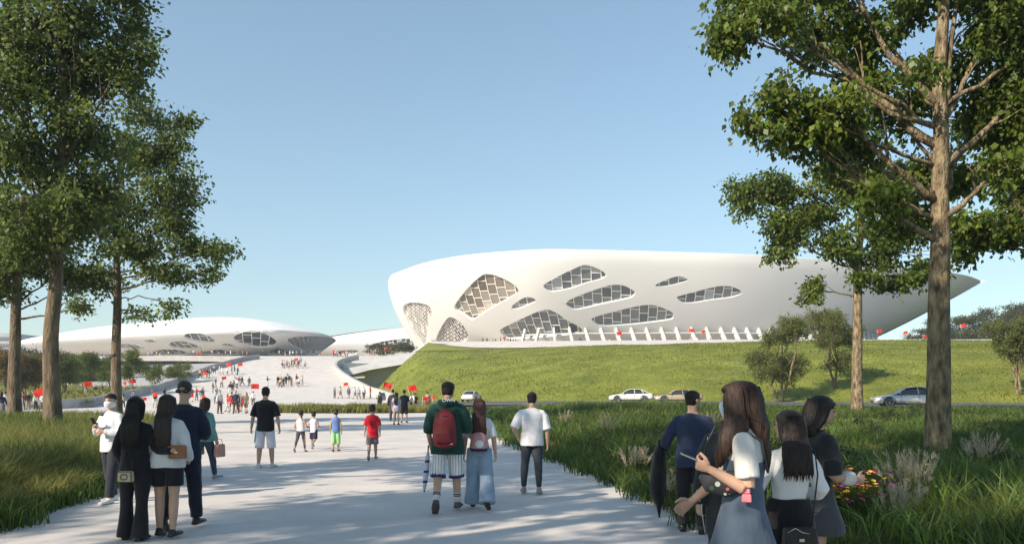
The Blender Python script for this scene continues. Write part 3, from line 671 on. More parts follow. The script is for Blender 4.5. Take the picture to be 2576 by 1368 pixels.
for k, (x, y, rz, s) in enumerate(AV):
    if k == 0: t_av.location = (x, y, 0); t_av.rotation_euler.z = rz; t_av.scale = (s, s, s)
    else: copy_tree(t_av, (x, y, 0), rz, s, 'avenue tree standing beside the path outside the picture', 'avenue trees beside the camera')

def small_tree(name, label, x, y, z, h, w, leafm, group, leaf=.09, stems=3, dens=6, low=.3, barkm=None, cat='tree', per=9):
    root = empty(name, (x, y, z)); tag(root, label, cat, group); cl = []; paths = []
    n = 13
    for k in range(n):
        a = k * 2.4 + rng.uniform(-.3, .3); r = w * .5 * rng.uniform(.15, .68) if k else 0; t = rng.uniform(low + .1, .86)
        t = t if k else .8
        rr = w * rng.uniform(.17, .27) * (1 - .35 * abs(t - .6)); cl.append((np.array([r * math.cos(a), r * math.sin(a), h * t]), (rr, rr, rr * .72 * min(1.3, h / w))))
    for k in range(stems):
        a = 6.28 * k / stems + rng.uniform(0, 1); top = cl[k][0]
        pts = wob(bez((.08 * math.cos(a), .08 * math.sin(a), -.2), top, (0, 0, -h * .05), 7), h * .012); paths.append((pts, np.linspace(.017 * h, .005 * h, 7)))
        for j in range(3, n):
            if j % stems == k: paths.append((wob(bez(pts[2 + j % 3], cl[j][0], (0, 0, -.05 * h), 5), h * .01), np.linspace(.008 * h, .003 * h, 5)))
    B, A, tw = crown_points(cl, dens, per, leaf, leaf * 3.2, .1, split=3)
    for c, p in tw: paths.append(([c + (p - c) * .2, p], [.0025 * h, .001 * h]))
    trunk_mesh('trunk', paths, barkm or M_BARK2, root, 7)
    leaves('crown', B, A, leaf * rng.uniform(.6, 1.3, len(B)), leafm, root, .6)
    return root
def on_hill(u, Y): 
    x, y = XY(u, Y); return x, y, float(hill_z(x, y))
x, y, z = on_hill(1968, 76); small_tree('small_tree', 'multi-stemmed small tree on the grassy hill, left one of the pair below the stadium fins', x, y, z, 8.4, 8.4, M_LEAF_S, 'small trees on the hill', .15, 3, 5.5, .2)
x, y, z = on_hill(2103, 80); small_tree('small_tree', 'small round tree on the grassy hill just left of the pale tree trunk', x, y, z, 8.2, 7.6, M_LEAF_S, 'small trees on the hill', .15, 2, 5.5, .2)
x, y, z = on_hill(2566, 70); small_tree('small_tree', 'airy small tree on the hill at the right frame border', x, y, z, 7.6, 6.6, M_LEAF_S, 'small trees on the hill', .16, 2, 6, .3)
for i, (u, Y, h, w, lb) in enumerate(((2440, 200, 8, 24, 'low dark bush row crest beyond the hill at the far right'), (2560, 190, 11, 20, 'dark bush on the far hilltop by the right frame border'), (2330, 205, 5.5, 12, 'small dark bush on the hilltop right of the stadium tip'))):
    x, y = XY(u, Y); small_tree('bush', lb, x, y, 12.5, h, w, M_LEAF_B, 'bushes behind the hilltop', .34, 3, 1.1, .1, cat='bush')
x, y = XY(965, 200); small_tree('bush', 'grey-green planting at the hill nose before the far arena', x, y, 10.5, 3.0, 13, M_LEAF_B, 'bushes behind the hilltop', .3, 3, 1.4, .05, cat='bush')
x, y = XY(1020, 205); small_tree('bush', 'low grey-green planting beside the foot of the stadium', x, y, 11, 3.0, 9, M_LEAF_B, 'bushes behind the hilltop', .3, 3, 1.4, .05, cat='bush')

garden = [(215, 112, 5.4, 6.4, M_LEAF_G, 'rounded bright green tree in the garden, right of the thick trunk'), (332, 118, 5.4, 4.6, M_LEAF_G, 'bright green garden tree just right of the slender trunk'),
    (388, 128, 3.8, 3.4, M_LEAF_G, 'small compact green tree near the middle of the garden wall'), (448, 138, 4.0, 5.0, M_LEAF_G, 'flat-topped green tree nearest the ramp'),
    (95, 100, 5.0, 5.0, M_LEAF_O, 'orange-tinged garden tree between the two left trunks'), (20, 98, 5.2, 5.4, M_LEAF_O, 'yellow-red garden tree at the left frame border'), (165, 102, 4.8, 4.4, M_LEAF_G, 'green garden tree half hidden by the thick trunk'),
    (275, 132, 4.4, 4.0, M_LEAF_G, 'small green tree between two rounded garden trees'), (60, 112, 5.0, 5.5, M_LEAF_G, 'green garden tree behind the dark forked trunk')]
for i, (u, Y, h, w, m, lb) in enumerate(garden):
    x, y = XY(u, Y); small_tree('garden_tree', lb, x, y, float(garden_z(x, y)) - .1, h * 1.2, w * 1.15, m, 'trees in the garden', .17, 2, 5.5, .25)
for i, (u, Y, h, w, lb) in enumerate(((30, 170, 8.4, 14, 'dark olive tree behind the garden, first from the frame border'), (100, 165, 7.8, 13, 'dark olive tree behind the garden between the left trunks'), (170, 172, 7.6, 13, 'dark olive tree behind the thick trunk'),
        (228, 168, 7.8, 11, 'dark olive tree standing in front of the left arena'), (285, 178, 5.4, 8, 'low dark olive tree behind the slender trunk'))):
    x, y = XY(u, Y); small_tree('background_tree', lb, x, y, 2.2, h, w, M_LEAF_B, 'dark trees behind the garden', .34, 2, 1.6, .15)

# ------------------------------------------------------------------ grasses
M_GRASS_D = mat('grass_dark', (.044, .092, .022), .55, .35, .25, trans=.42, island=.5, c2=(.085, .135, .025))
M_GRASS_Y = mat('grass_light', (.16, .185, .034), .6, .3, .2, trans=.5, island=.4, c2=(.27, .26, .07))
M_PLUME = mat('plume', (.52, .45, .32), .9, .2, 1, trans=.4, island=.3)
M_HGRASS = mat('hill_grass', (.128, .160, .020), .8, .2, .12, trans=.4, island=.22, c2=(.185, .195, .027))
def blades(name, xy, zf, h, w, bend, m, label=None, lean=None):
    n = len(xy); z = zf(xy[:, 0], xy[:, 1]); b = np.column_stack([xy, z - .03])
    a = rng.uniform(0, 2 * math.pi, n); d = np.column_stack([np.cos(a), np.sin(a), np.zeros(n)]); s = np.column_stack([-np.sin(a), np.cos(a), np.zeros(n)])
    tw = rng.uniform(0, 3.14, n)[:, None]; s = s * np.cos(tw) + d * np.sin(tw)
    h = h[:, None]; w = np.broadcast_to(np.asarray(w, float), (n,))[:, None]; be = bend[:, None] * h
    up = np.array([0, 0, 1.0])
    m1 = b + up * h * .55 + d * be * .28; t = b + up * h * (1 - .35 * bend[:, None]) + d * be
    V = np.stack([b - s * w * .5, b + s * w * .5, m1 - s * w * .42, m1 + s * w * .42, t], 1).reshape(-1, 3)
    i = np.arange(n)[:, None] * 5
    Fc = np.concatenate([i + np.array([[0, 1, 3]]), i + np.array([[0, 3, 2]]), i + np.array([[2, 3, 4]])], 0)
    o = link(name, npmesh(name, V, Fc, [m], None, False)); o['kind'] = 'stuff'
    if label: o['label'] = label
    return o
def vnoise(x, y, s, seed=0):
    """smooth value noise for patches"""
    r = np.random.default_rng(seed).random((64, 64)); x = np.asarray(x) / s + 100; y = np.asarray(y) / s + 100
    i = np.floor(x).astype(int); j = np.floor(y).astype(int); fx = sstep(x - i); fy = sstep(y - j)
    g = lambda a, b: r[a % 64, b % 64]
    return (g(i, j) * (1 - fx) + g(i + 1, j) * fx) * (1 - fy) + (g(i, j + 1) * (1 - fx) + g(i + 1, j + 1) * fx) * fy
def scatter(poly, n, y0, y1, pw=1.0, margin=1.15):
    """points inside poly and the view wedge, denser near the camera"""
    out = []; poly = np.asarray(poly)
    while sum(map(len, out)) < n:
        u = rng.random(n); 
        yy = np.exp(np.log(y0) + u * (np.log(y1) - np.log(y0))) if pw == 1 else y0 + (y1 - y0) * u ** pw
        xx = rng.uniform(-.643 * margin, .643 * margin, n) * yy
        k = inside(xx, yy, poly); out.append(np.column_stack([xx, yy])[k])
    return np.vstack(out)[:n]
def clumped(xy, r):
    """pull points towards tussock centres"""
    n = len(xy); c = xy[rng.integers(0, n, n)]; k = max(1, n // 22); c = xy[rng.choice(n, k, replace=False)]
    i = rng.integers(0, k, n); return c[i] + rng.normal(size=(n, 2)) * (r * (.6 + .02 * c[i, 1]))[:, None]
FLOWER_AT = [XY(2110, EYE * F / (1330 - HOR)) , XY(2165, EYE * F / (1335 - HOR)), XY(2450, EYE * F / (1280 - HOR))]
def keep_in(xy, poly):
    k = inside(xy[:, 0], xy[:, 1], np.asarray(poly))
    for q in FLOWER_AT: k &= ~((abs(xy[:, 0] - q[0]) < .75) & (xy[:, 1] - q[1] < .5) & (xy[:, 1] - q[1] > -1.6) & (rng.random(len(xy)) < .86))
    return xy[k]
def spill(p, ex, sgn):
    d = np.abs(p[:, 0] - ex(p[:, 1])); k = d < .7; p = p.copy(); p[k, 0] -= sgn * rng.uniform(0, .75, k.sum()) * (.35 + .65 * vnoise(p[k, 1], p[k, 1] * 0, .9, 4)); return p
def low_at(p):
    a = np.interp(p[:, 1], [0, 10, 16, 30, 55], [1, 1, .88, .78, .62]); b = np.interp(p[:, 1], [0, 8, 13, 30, 55], [1, 1, .58, .46, .32]); t = sstep(p[:, 0] / p[:, 1], .2, .36)
    return a * (1 - t) + b * t
p = keep_in(scatter(RBED, 95000, 5.5, 62, 1.0), RBED)
nz = vnoise(p[:, 0], p[:, 1], 2.2, 3); h = (.45 + .75 * nz) * rng.uniform(.6, 1.2, len(p))* low_at(p); ed = np.clip((p[:, 0] - edge_x(p[:, 1])) / 1.0, .62, 1); h = h * ed
blades('bed_grass', spill(p, edge_x, 1), bed_z, h, .010 + .0007 * p[:, 1], rng.uniform(.15, .8, len(p)), M_GRASS_D, 'long dark green grass filling the right planting bed')
p = keep_in(clumped(scatter(RBED, 20000, 7, 62, 1.0), .16), RBED)
blades('bed_grass', p, bed_z, rng.uniform(.5, .95, len(p)) * low_at(p) * np.clip((p[:, 0] - edge_x(p[:, 1])) / 1.2, .62, 1), .008 + .0006 * p[:, 1], rng.uniform(.25, 1.0, len(p)), M_GRASS_Y, 'yellow-green grass tussocks in the right planting bed')
p = keep_in(scatter(LBED, 42000, 7, 42, 1.0), LBED); le_ = np.clip((np.interp(p[:, 1], LBED[:9, 1], LBED[:9, 0]) - p[:, 0]) / 1.0, .6, 1)
blades('bed_grass', spill(p, lambda y: np.interp(y, LBED[:9, 1], LBED[:9, 0]), -1), lambda x, y: 0 * x + .02, (.45 + .55 * vnoise(p[:, 0], p[:, 1], 2.0, 5)) * rng.uniform(.6, 1.2, len(p)) * le_, .010 + .0007 * p[:, 1], rng.uniform(.15, .8, len(p)), M_GRASS_D, 'dark green grass filling the left planting bed')
p = keep_in(clumped(scatter(LBED, 60000, 9, 42, 1.0), .16), LBED); le_ = np.clip((np.interp(p[:, 1], LBED[:9, 1], LBED[:9, 0]) - p[:, 0]) / 1.0, .6, 1)
blades('bed_grass', p, lambda x, y: 0 * x + .02, rng.uniform(.6, 1.0, len(p)) * le_, .008 + .0006 * p[:, 1], rng.uniform(.25, 1.0, len(p)), M_GRASS_Y, 'sunlit yellow-green grass tussocks in the left planting bed')
p = ISL[0] + 0 * scatter(ISL, 9000, 59.5, 71, 1.0); p = scatter(ISL, 9000, 59.5, 71, 1.0)
blades('island_grass', p, plaza_z, (.5 + .5 * vnoise(p[:, 0], p[:, 1], 1.2, 9)) * rng.uniform(.7, 1.2, len(p)), .07, rng.uniform(.1, .7, len(p)), M_GRASS_Y, 'tall grass on the oval island bed in the plaza')
# turf on the hill
n = 90000; yy = rng.uniform(60, 200, n * 2); xx = rng.uniform(-.25, .72, n * 2) * yy; yb = np.interp(xx, FAR[:, 0], FAR[:, 1])
xl = np.interp(yy, [95, 108, 125, 150, 175, 215], [-8, -15, -22.5, -27, -29, -29]); cy = np.interp(xx, [-30, -10, 15, 50, 120, 250], [158, 152, 140, 120, 112, 105])
k = (yy > yb + 1) & (xx > xl + .8) & (yy < cy + 12); p = np.column_stack([xx, yy])[k]
blades('hill_grass', p, hill_z, rng.uniform(.08, .20, len(p)) * (.6 + vnoise(p[:, 0], p[:, 1], 4, 2)), .10, rng.uniform(.2, 1.1, len(p)), M_HGRASS, 'short sunlit turf covering the hill')
gp = np.vstack([LEFT_EDGE[:6], [(-72, 150), (-150, 178), (-320, 190), (-320, 84)]]); p = scatter(gp, 9000, 84, 175, 1.0)
blades('garden_grass', p, garden_z, rng.uniform(.3, .9, len(p)), .14, rng.uniform(.1, .8, len(p)), M_GRASS_Y, 'rough grass between the garden trees')

# broad iris-like blades close to the camera and low leafy shrubs through the beds
def broad(name, x0, x1, y0, y1, n, label):
    xy = np.column_stack([rng.uniform(x0, x1, n), rng.uniform(y0, y1, n)]); xy = keep_in(xy, RBED); c = xy[rng.integers(0, len(xy), max(2, n // 14))]; xy = keep_in(c[rng.integers(0, len(c), n)] + rng.normal(size=(n, 2)) * .10, RBED)
    xy = xy[xy[:, 0] > edge_x(xy[:, 1]) + .15]
    blades(name, xy, bed_z, rng.uniform(.45, .95, len(xy)), rng.uniform(.016, .03, len(xy)), rng.uniform(.15, .75, len(xy)), M_IRIS, label)
M_IRIS = mat('iris_leaf', (.075, .145, .026), .4, .3, .8, trans=.45, island=.5, c2=(.15, .22, .04))
broad('iris_leaves', 2.6, 7.5, 5.0, 13, 5200, 'broad iris-like leaves in the near right bed')
M_SHRUB = mat('shrub_leaf', (.036, .062, .026), .55, .3, 1, trans=.35, island=.5, c2=(.07, .095, .032))
def shrubs(name, poly, ex, n, y0, y1, sgn, label):
    p = keep_in(scatter(poly, n * 2, y0, y1, 1.0), poly); d = np.abs(p[:, 0] - ex(p[:, 1])); k = (d > .55) & (rng.random(len(p)) < np.exp(-d / 6) + .15); p = p[k][:n]; cl = []
    for x, y in p:
        r = rng.uniform(.25, .55); cl.append((np.array([x, y, (float(bed_z(x, y)) if sgn > 0 else 0) + r * .55]), (r * 1.2, r * 1.2, r * .75)))
    B, A, tw = crown_points(cl, 26, 8, .05, .16, .0, .8, split=3); ok = B[:, 2] > .03
    o = leaves(name, B[ok], A[ok] + np.array([0, 0, .35]), .065 * rng.uniform(.6, 1.4, ok.sum()), M_SHRUB, None, .5); o['kind'] = 'stuff'; o['label'] = label
shrubs('bed_shrubbery', RBED, edge_x, 70, 9, 40, 1, 'low leafy ground shrubs among the grasses of the right bed')
shrubs('bed_shrubbery', LBED, lambda y: np.interp(y, LBED[:9, 1], LBED[:9, 0]), 36, 10.5, 34, -1, 'low leafy ground shrubs among the grasses of the left bed')
# feathery plume grasses
def plume_clump(u, v, n, hgt, label, z0=None):
    Y = EYE * F / (v - HOR); x, y = XY(u, Y); z = float(bed_z(x, y)) if x > 0 else .02
    root = empty('plume_grass', (x, y, z)); tag(root, label, 'ornamental grass', 'plume grasses in the beds'); V = []; Fs = []
    mb = MB()
    for k in range(n):
        a = rng.uniform(0, 6.28); r = rng.uniform(.05, .5) * hgt; h = hgt * rng.uniform(.7, 1.1); d = np.array([math.cos(a), math.sin(a), 0])
        pts = bez((d[0] * .06, d[1] * .06, 0), (d[0] * r, d[1] * r, h), (0, 0, h * .22), 6)
        mb.tube([Vector(q) for q in pts], [.003, .003, .0025, .002, .002, .001], 3)
        t = rng.uniform(.60, 1.0, 44); q = np.stack([np.interp(t, np.linspace(0, 1, 6), pts[:, i]) for i in range(3)], 1)
        dr = unit(rng.normal(size=(44, 3)) * .35 + unit(pts[-1] - pts[-3])); V.append((q, dr))
    mb.build('stem', M_GRASS_Y, root)
    B = np.vstack([a for a, b in V]); A = np.vstack([b for a, b in V])
    leaves('plume', B, A, rng.uniform(.05, .11, len(B)), M_PLUME, root, .07)
for u, v, n, hgt, lb in ((2290, 1330, 34, .85, 'pale beige plume grass before the big trunk'), (2262, 1375, 26, .6, 'warm beige plume grass left of the big trunk'), (1600, 1220, 26, .6, 'pale plume grass near the path edge beside the white shirt man'),
        (1690, 1290, 22, .5, 'low plume grass beside the man carrying a coat'), (1420, 1095, 24, .8, 'bright plume grass by the path behind the white shirt man'), (1530, 1120, 24, .8, 'silvery plume grass in the middle of the right bed'), (2470, 1230, 30, .8, 'grey-green plume grass right of the big trunk'),
        (1330, 1050, 24, .9, 'sunlit plume grass at the far path corner'), (1790, 1110, 24, .7, 'silvery plume grass behind the navy jacket man')):
    plume_clump(u, v, n, hgt, lb)
# flowers
M_FL = [mat('petal_yellow', (.80, .58, .06), .6, .1), mat('petal_red', (.70, .06, .06), .6, .1), mat('petal_magenta', (.62, .05, .42), .6, .1), mat('petal_white', (.75, .75, .70), .6, .05), mat('petal_orange', (.60, .20, .04), .6, .1)]
def flowers(u, v, n, w, hgt, cols, label, left=False, size=.032):
    Y = EYE * F / (v - HOR); x0, y0 = XY(u, Y); root = empty('flowering_plant', (x0, y0, .03)); tag(root, label, 'flowers', 'flowering plants in the beds')
    for c in cols:
        mb = MB()
        for k in range(n):
            x = rng.normal() * w; y = rng.normal() * w * .7; z = hgt * rng.uniform(.55, 1.12)
            rot = Matrix.Rotation(rng.uniform(-.6, .6), 3, 'X') @ Matrix.Rotation(rng.uniform(0, 3), 3, 'Z')
            V = [rot @ Vector((0, 0, 0))]; s = size * rng.uniform(.7, 1.2)
            for j in range(10):
                a = 6.283 * j / 10; r = s if j % 2 == 0 else s * .55; V.append(rot @ Vector((r * math.cos(a), r * math.sin(a), s * .35)))
            mb.add([p + Vector((x, y, z)) for p in V], [(0, 1 + j, 1 + (j + 1) % 10) for j in range(10)])
        o = mb.build('blossom', M_FL[c], root); o['kind'] = 'stuff'
    xy = rng.normal(size=(260, 2)) * w; h = hgt * rng.uniform(.5, 1.0, 260)
    V = []; 
    mb = MB()
    for (x, y), q in zip(xy, h): mb.tube([Vector((x * .8, y * .6, 0)), Vector((x * .9, y * .65, q))], [.006, .002], 3, cap=False)
    mb.build('foliage', M_GRASS_D, root)
flowers(2110, 1330, 44, .36, .62, (0, 1, 4), 'yellow and red blossoms beside the woman in the grey skirt')
flowers(2165, 1335, 34, .22, .60, (2, 0), 'magenta blossoms left of the big trunk', size=.036)
flowers(2450, 1280, 16, .2, .45, (1,), 'small crimson blossoms right of the big trunk')
flowers(120, 1235, 20, .45, .38, (3,), 'scattered tiny white daisies in the left bed', True, .02)
# ------------------------------------------------------------------ people
M_SKIN = mat('skin', (.50, .31, .22), .5, .08, 6, .05, 60)
M_SKIN_T = mat('skin_tan', (.42, .245, .165), .5, .08, 6, .05, 60)
M_HAIR = mat('hair_black', (.018, .015, .014), .48, .4, 14, .6, 30, stretch=(5, 5, .5), bdist=.01, spec=.25)
M_HAIR_B = mat('hair_brown', (.024, .014, .011), .48, .45, 14, .6, 30, stretch=(5, 5, .5), bdist=.01, spec=.25, c2=(.045, .026, .020))
M_LIP = mat('lip', (.38, .13, .11), .5, .05); M_EYE = mat('eye_dark', (.02, .015, .012), .2, .05)
_cm = {}
def cloth(c, rough=.8):
    k = tuple(c)
    if k not in _cm: _cm[k] = mat('cloth', c, rough, .12, 5, .35, 11, bdist=.02, spec=.2, sheen=.15)
    return _cm[k]
BLACK = (.014, .014, .017); NAVY = (.022, .030, .062); WHITE = (.72, .71, .70); CHAR = (.035, .037, .042)
def stripemat(name, base, stripe, freq, axis=0, w=.14):
    m = bpy.data.materials.new(name); m.use_nodes = True; n = m.node_tree.nodes; l = m.node_tree.links; b = n['Principled BSDF']; b.inputs['Roughness'].default_value = .8
    tc = n.new('ShaderNodeTexCoord'); sp = n.new('ShaderNodeSeparateXYZ'); l.new(tc.outputs['Object'], sp.inputs[0])
    mu = n.new('ShaderNodeMath'); mu.operation = 'MULTIPLY'; mu.inputs[1].default_value = freq; l.new(sp.outputs[axis], mu.inputs[0])
    fr = n.new('ShaderNodeMath'); fr.operation = 'FRACT'; l.new(mu.outputs[0], fr.inputs[0])
    lt = n.new('ShaderNodeMath'); lt.operation = 'LESS_THAN'; lt.inputs[1].default_value = w; l.new(fr.outputs[0], lt.inputs[0])
    mx = n.new('ShaderNodeMixRGB'); mx.inputs[1].default_value = (*base, 1); mx.inputs[2].default_value = (*stripe, 1); l.new(lt.outputs[0], mx.inputs[0]); l.new(mx.outputs[0], b.inputs['Base Color'])
    return m
def floralmat():
    m = bpy.data.materials.new('floral_cloth'); m.use_nodes = True; n = m.node_tree.nodes; l = m.node_tree.links; b = n['Principled BSDF']; b.inputs['Roughness'].default_value = .7
    tc = n.new('ShaderNodeTexCoord'); vo = n.new('ShaderNodeTexVoronoi'); vo.inputs['Scale'].default_value = 26; l.new(tc.outputs['Object'], vo.inputs[0])
    rp = n.new('ShaderNodeValToRGB'); e = rp.color_ramp.elements; rp.color_ramp.interpolation = 'CONSTANT'; e[0].color = (.02, .02, .025, 1); e[1].position = .45; e[1].color = (.5, .5, .48, 1)
    q = e.new(.7); q.color = (.55, .12, .13, 1); q = e.new(.85); q.color = (.05, .10, .05, 1)
    sp = n.new('ShaderNodeSeparateXYZ'); l.new(vo.outputs['Color'], sp.inputs[0]); l.new(sp.outputs[0], rp.inputs[0])
    mx = n.new('ShaderNodeMixRGB'); lt = n.new('ShaderNodeMath'); lt.operation = 'LESS_THAN'; lt.inputs[1].default_value = .42; l.new(vo.outputs['Distance'], lt.inputs[0])
    l.new(lt.outputs[0], mx.inputs[0]); mx.inputs[1].default_value = (.02, .02, .025, 1); l.new(rp.outputs[0], mx.inputs[2]); l.new(mx.outputs[0], b.inputs['Base Color']); return m

def fold(o, amp, k=22, seed=0):
    """press soft cloth folds into a mesh"""
    me = o.data; n = len(me.vertices); co = np.zeros(n * 3, np.float32); me.vertices.foreach_get('co', co); co = co.reshape(-1, 3)
    no = np.zeros(n * 3, np.float32); me.vertices.foreach_get('normal', no); no = no.reshape(-1, 3); r = np.random.default_rng(seed); d = np.zeros(n)
    for i in range(6):
        w = unit(r.normal(size=(1, 3)) * np.array([[1, 1, .55]]))[0] * k * r.uniform(.5, 1.6); d += np.sin(co @ w + r.uniform(0, 6) + 1.2 * np.sin(co @ (r.normal(size=3) * k * .3))) / 6 * r.uniform(.6, 1.4)
    me.vertices.foreach_set('co', (co + no * (d * amp)[:, None]).astype(np.float32).ravel()); me.update()

RM = [(.485, .088, .062), (.53, .094, .066), (.60, .084, .060), (.68, .092, .066), (.745, .104, .069), (.79, .098, .060), (.822, .062, .045), (.85, .034, .036), (.885, .033, .036)]
RF = [(.485, .090, .068), (.53, .098, .070), (.605, .074, .054), (.68, .080, .062), (.735, .090, .068), (.785, .085, .054), (.815, .052, .040), (.845, .027, .031), (.885, .027, .031)]
def D(f, out=0.0, s=1):
    """direction: f degrees forward of straight down, out degrees away from the body on side s"""
    f = math.radians(f); o = math.radians(out); return Vector((s * math.sin(o), math.sin(f) * math.cos(o), -math.cos(f) * math.cos(o)))
class Fig:
    def __init__(s, H=1.7, sex='m', legs=((8, 4, 2, 0), (-8, 10, 2, 0)), arms=None, lean=0, head=(0, 0), hs=.95, fat=.955, shw=None):
        s.H, s.sex, s.hs, s.fat = H, sex, hs, fat; s.ears = True; R = RM if sex == 'm' else RF; s.rings = R
        sw = shw or (.112 if sex == 'm' else .097); hw = .050; s.lean = math.radians(lean); s.sh = {}; s.hip = {}; s.kn = {}; s.an = {}; s.ft = {}
        low = 9; cut = hs - 1.0
        for side, (f, k, o, pitch) in zip((-1, 1), legs):
            h = Vector((side * hw, 0, .52)); kn = h + D(f, o, side) * .245; an = kn + D(f - k, o * .5, side) * .235
            pr = math.radians(pitch); fw = Vector((side * .12, math.cos(pr), -math.sin(pr))); up = Vector((0, math.sin(pr), math.cos(pr)))
            s.hip[side], s.kn[side], s.an[side] = h, kn, an; s.ft[side] = (an - fw * .030 - up * .036, an + fw * .105 - up * .036, fw, up)
            low = min(low, s.ft[side][0].z, s.ft[side][1].z)
        s.dz = -low + .003
        for d in (s.hip, s.kn, s.an):
            for side in (-1, 1): d[side].z += s.dz
        for side in (-1, 1): a, b, c, e = s.ft[side]; a.z += s.dz; b.z += s.dz
        for side in (-1, 1): s.sh[side] = s.sp(.790, side * sw * .97)
        s.el = {}; s.wr = {}; s.hd = {}; arms = arms or {}
        for side in (-1, 1):
            u, f, hd = (arms.get(side) or (D(-6, 9, side), D(10, 5, side), None)) if not isinstance(arms.get(side), str) else (D(0), D(0), None)
            u = Vector(u).normalized(); f = Vector(f).normalized(); s.el[side] = s.sh[side] + u * .170; s.wr[side] = s.el[side] + f * .145; s.hd[side] = Vector(hd).normalized() if hd is not None else f
        s.hrot = Matrix.Rotation(math.radians(head[0]), 3, 'Z') @ Matrix.Rotation(math.radians(head[1]), 3, 'X'); s.neck = s.sp(.868, 0)
    def sp(s, z, x=0.0, y=0.0):
        d = z - .52; return Vector((x, y + d * math.sin(s.lean), .52 + s.dz + d * math.cos(s.lean)))
    def hp(s, x, y, z):
        """head point: z 0 at the chin, 1 at the crown"""
        v = Vector((x, y + .006, z * .128 + .006)) * s.hs; return s.neck + s.hrot @ v
    def p(s, v): return Vector(v) * s.H
    def tb(s, mb, pts, rad, n=14, xax=None): mb.tube([s.p(q) for q in pts], [(r[0] * s.H, r[1] * s.H) if isinstance(r, tuple) else r * s.H for r in rad], n, xax)
    def torso(s, mb, z0, z1, off=0.0, hem=None, n=20, top=True):
        R = s.rings; zs = [z0] + [r[0] for r in R if z0 < r[0] < z1] + [z1]; pts = []; rad = []
        for z in zs:
            rx = np.interp(z, [r[0] for r in R], [r[1] for r in R]) * s.fat; ry = np.interp(z, [r[0] for r in R], [r[2] for r in R]) * s.fat
            o = off if z < .80 else off * max(.25, 1 - (z - .80) / .05)
            if hem and z < .70: t = sstep((.70 - z) / (.70 - z0)); rx = rx * (1 - t) + (hem[0] - o) * t; ry = ry * (1 - t) + (hem[1] - o) * t
            yb = -.008 * sstep(z, .6, .75); pts.append(s.sp(z, 0, yb)); rad.append((rx + o, ry + o))
        s.tb(mb, pts, rad, n, (1, 0, 0))
    def leg(s, mb, side, radii, t1=1.0, n=12):
        h, k, a = s.hip[side], s.kn[side], s.an[side]; ts = np.array([0, .22, .5, .62, .8, 1.0]) ; ts = ts * t1
        def at(t): return h.lerp(k, t / .51) if t < .51 else k.lerp(a, (t - .51) / .49)
        h2 = h + Vector((0, 0, .02)); pts = [h2] + [at(t) for t in ts[1:]]; s.tb(mb, pts, radii, n)
    def arm(s, mb, side, radii, t1=1.0, n=10):
        a, e, w = s.sh[side], s.el[side], s.wr[side]; ts = np.array([0, .25, .5, .6, .8, 1.0]) * t1
        def at(t): return a.lerp(e, t / .53) if t < .53 else e.lerp(w, (t - .53) / .47)
        st = a + Vector((-side * .055, 0, .014)); s.tb(mb, [st, a + Vector((-side * .016, 0, -.002))] + [at(t) for t in ts[1:]], [radii[0] * .62, radii[0] * .88] + list(radii[1:]), n)
    def hand(s, mb, side, curl=35, spread=1.0, palm=None, thumb=None):
        w, d = s.wr[side], s.hd[side]; q = Vector(palm) if palm is not None else Vector((-side, .15, 0)); q = (q - d * q.dot(d)).normalized(); x = d.cross(q).normalized()
        if x.y < 0: x = -x           # towards the index finger: forward when hanging
        if thumb is not None: x = Vector(thumb); x = (x - d * x.dot(d)); x = (x - q * x.dot(q)).normalized()
        k = .0062; s.tb(mb, [w - d * .006, w + d * .012, w + d * .03, w + d * .050], [(.014, .013), (.019, .010), (.024, .009), (.024, .008)], 10, x)
        for j, (o, L) in enumerate(((.019, .040), (.0065, .045), (-.0065, .042), (-.019, .033))):
            b = w + d * .047 + x * o; c = math.radians(curl * (1 + .12 * j)); dirs = [d, d * math.cos(c) + q * math.sin(c), d * math.cos(2 * c) + q * math.sin(2 * c), d * math.cos(2.7 * c) + q * math.sin(2.7 * c)]
            pts = [b - d * .008]; 
            for i, f in enumerate((.0, .45, .32, .25)): pts.append(pts[-1] + dirs[i] * (L * f if i else .008))
            s.tb(mb, pts, [.0058, .0058, .0053, .0048, .0036], 7)
        b = w + d * .016 + x * .018; t1 = (d * .65 + x * .7 + q * .25).normalized(); t2 = (d * .9 + x * .2 + q * .4).normalized()
        s.tb(mb, [b, b + t1 * .022, b + t1 * .022 + t2 * .018, b + t1 * .022 + t2 * .030], [.0085, .0072, .006, .0042], 7)
    def headtube(s, mb, n=18):
        R = [(-.02, .018, .022, .030), (.05, .030, .034, .026), (.16, .038, .044, .016), (.32, .043, .050, .010), (.5, .0455, .056, .004), (.68, .0460, .058, 0), (.84, .040, .051, -.002), (.95, .026, .034, -.003), (1.0, .010, .014, -.003)]
        s.tb(mb, [s.hp(0, y, z) for z, rx, ry, y in R], [(rx * s.hs, ry * s.hs) for z, rx, ry, y in R], n, s.hrot @ Vector((1, 0, 0)))
        s.tb(mb, [s.neck + Vector((0, -.004, -.05)), s.hp(0, -.012, .1), s.hp(0, -.008, .4)], [.030, .030, .034], 12)
        # nose, brow, chin, ears
        s.tb(mb, [s.hp(0, .056, .54), s.hp(0, .064, .42), s.hp(0, .070, .34), s.hp(0, .058, .30)], [.005, .007, .010, .006], 8)
        s.tb(mb, [s.hp(-.022, .052, .58), s.hp(0, .058, .585), s.hp(.022, .052, .58)], [.005, .006, .005], 6)
        s.tb(mb, [s.hp(-.012, .055, .2), s.hp(0, .060, .19), s.hp(.012, .055, .2)], [.006, .007, .006], 6)
        s.tb(mb, [s.hp(-.008, .05, .05), s.hp(0, .056, .04), s.hp(.008, .05, .05)], [.008, .009, .008], 6)
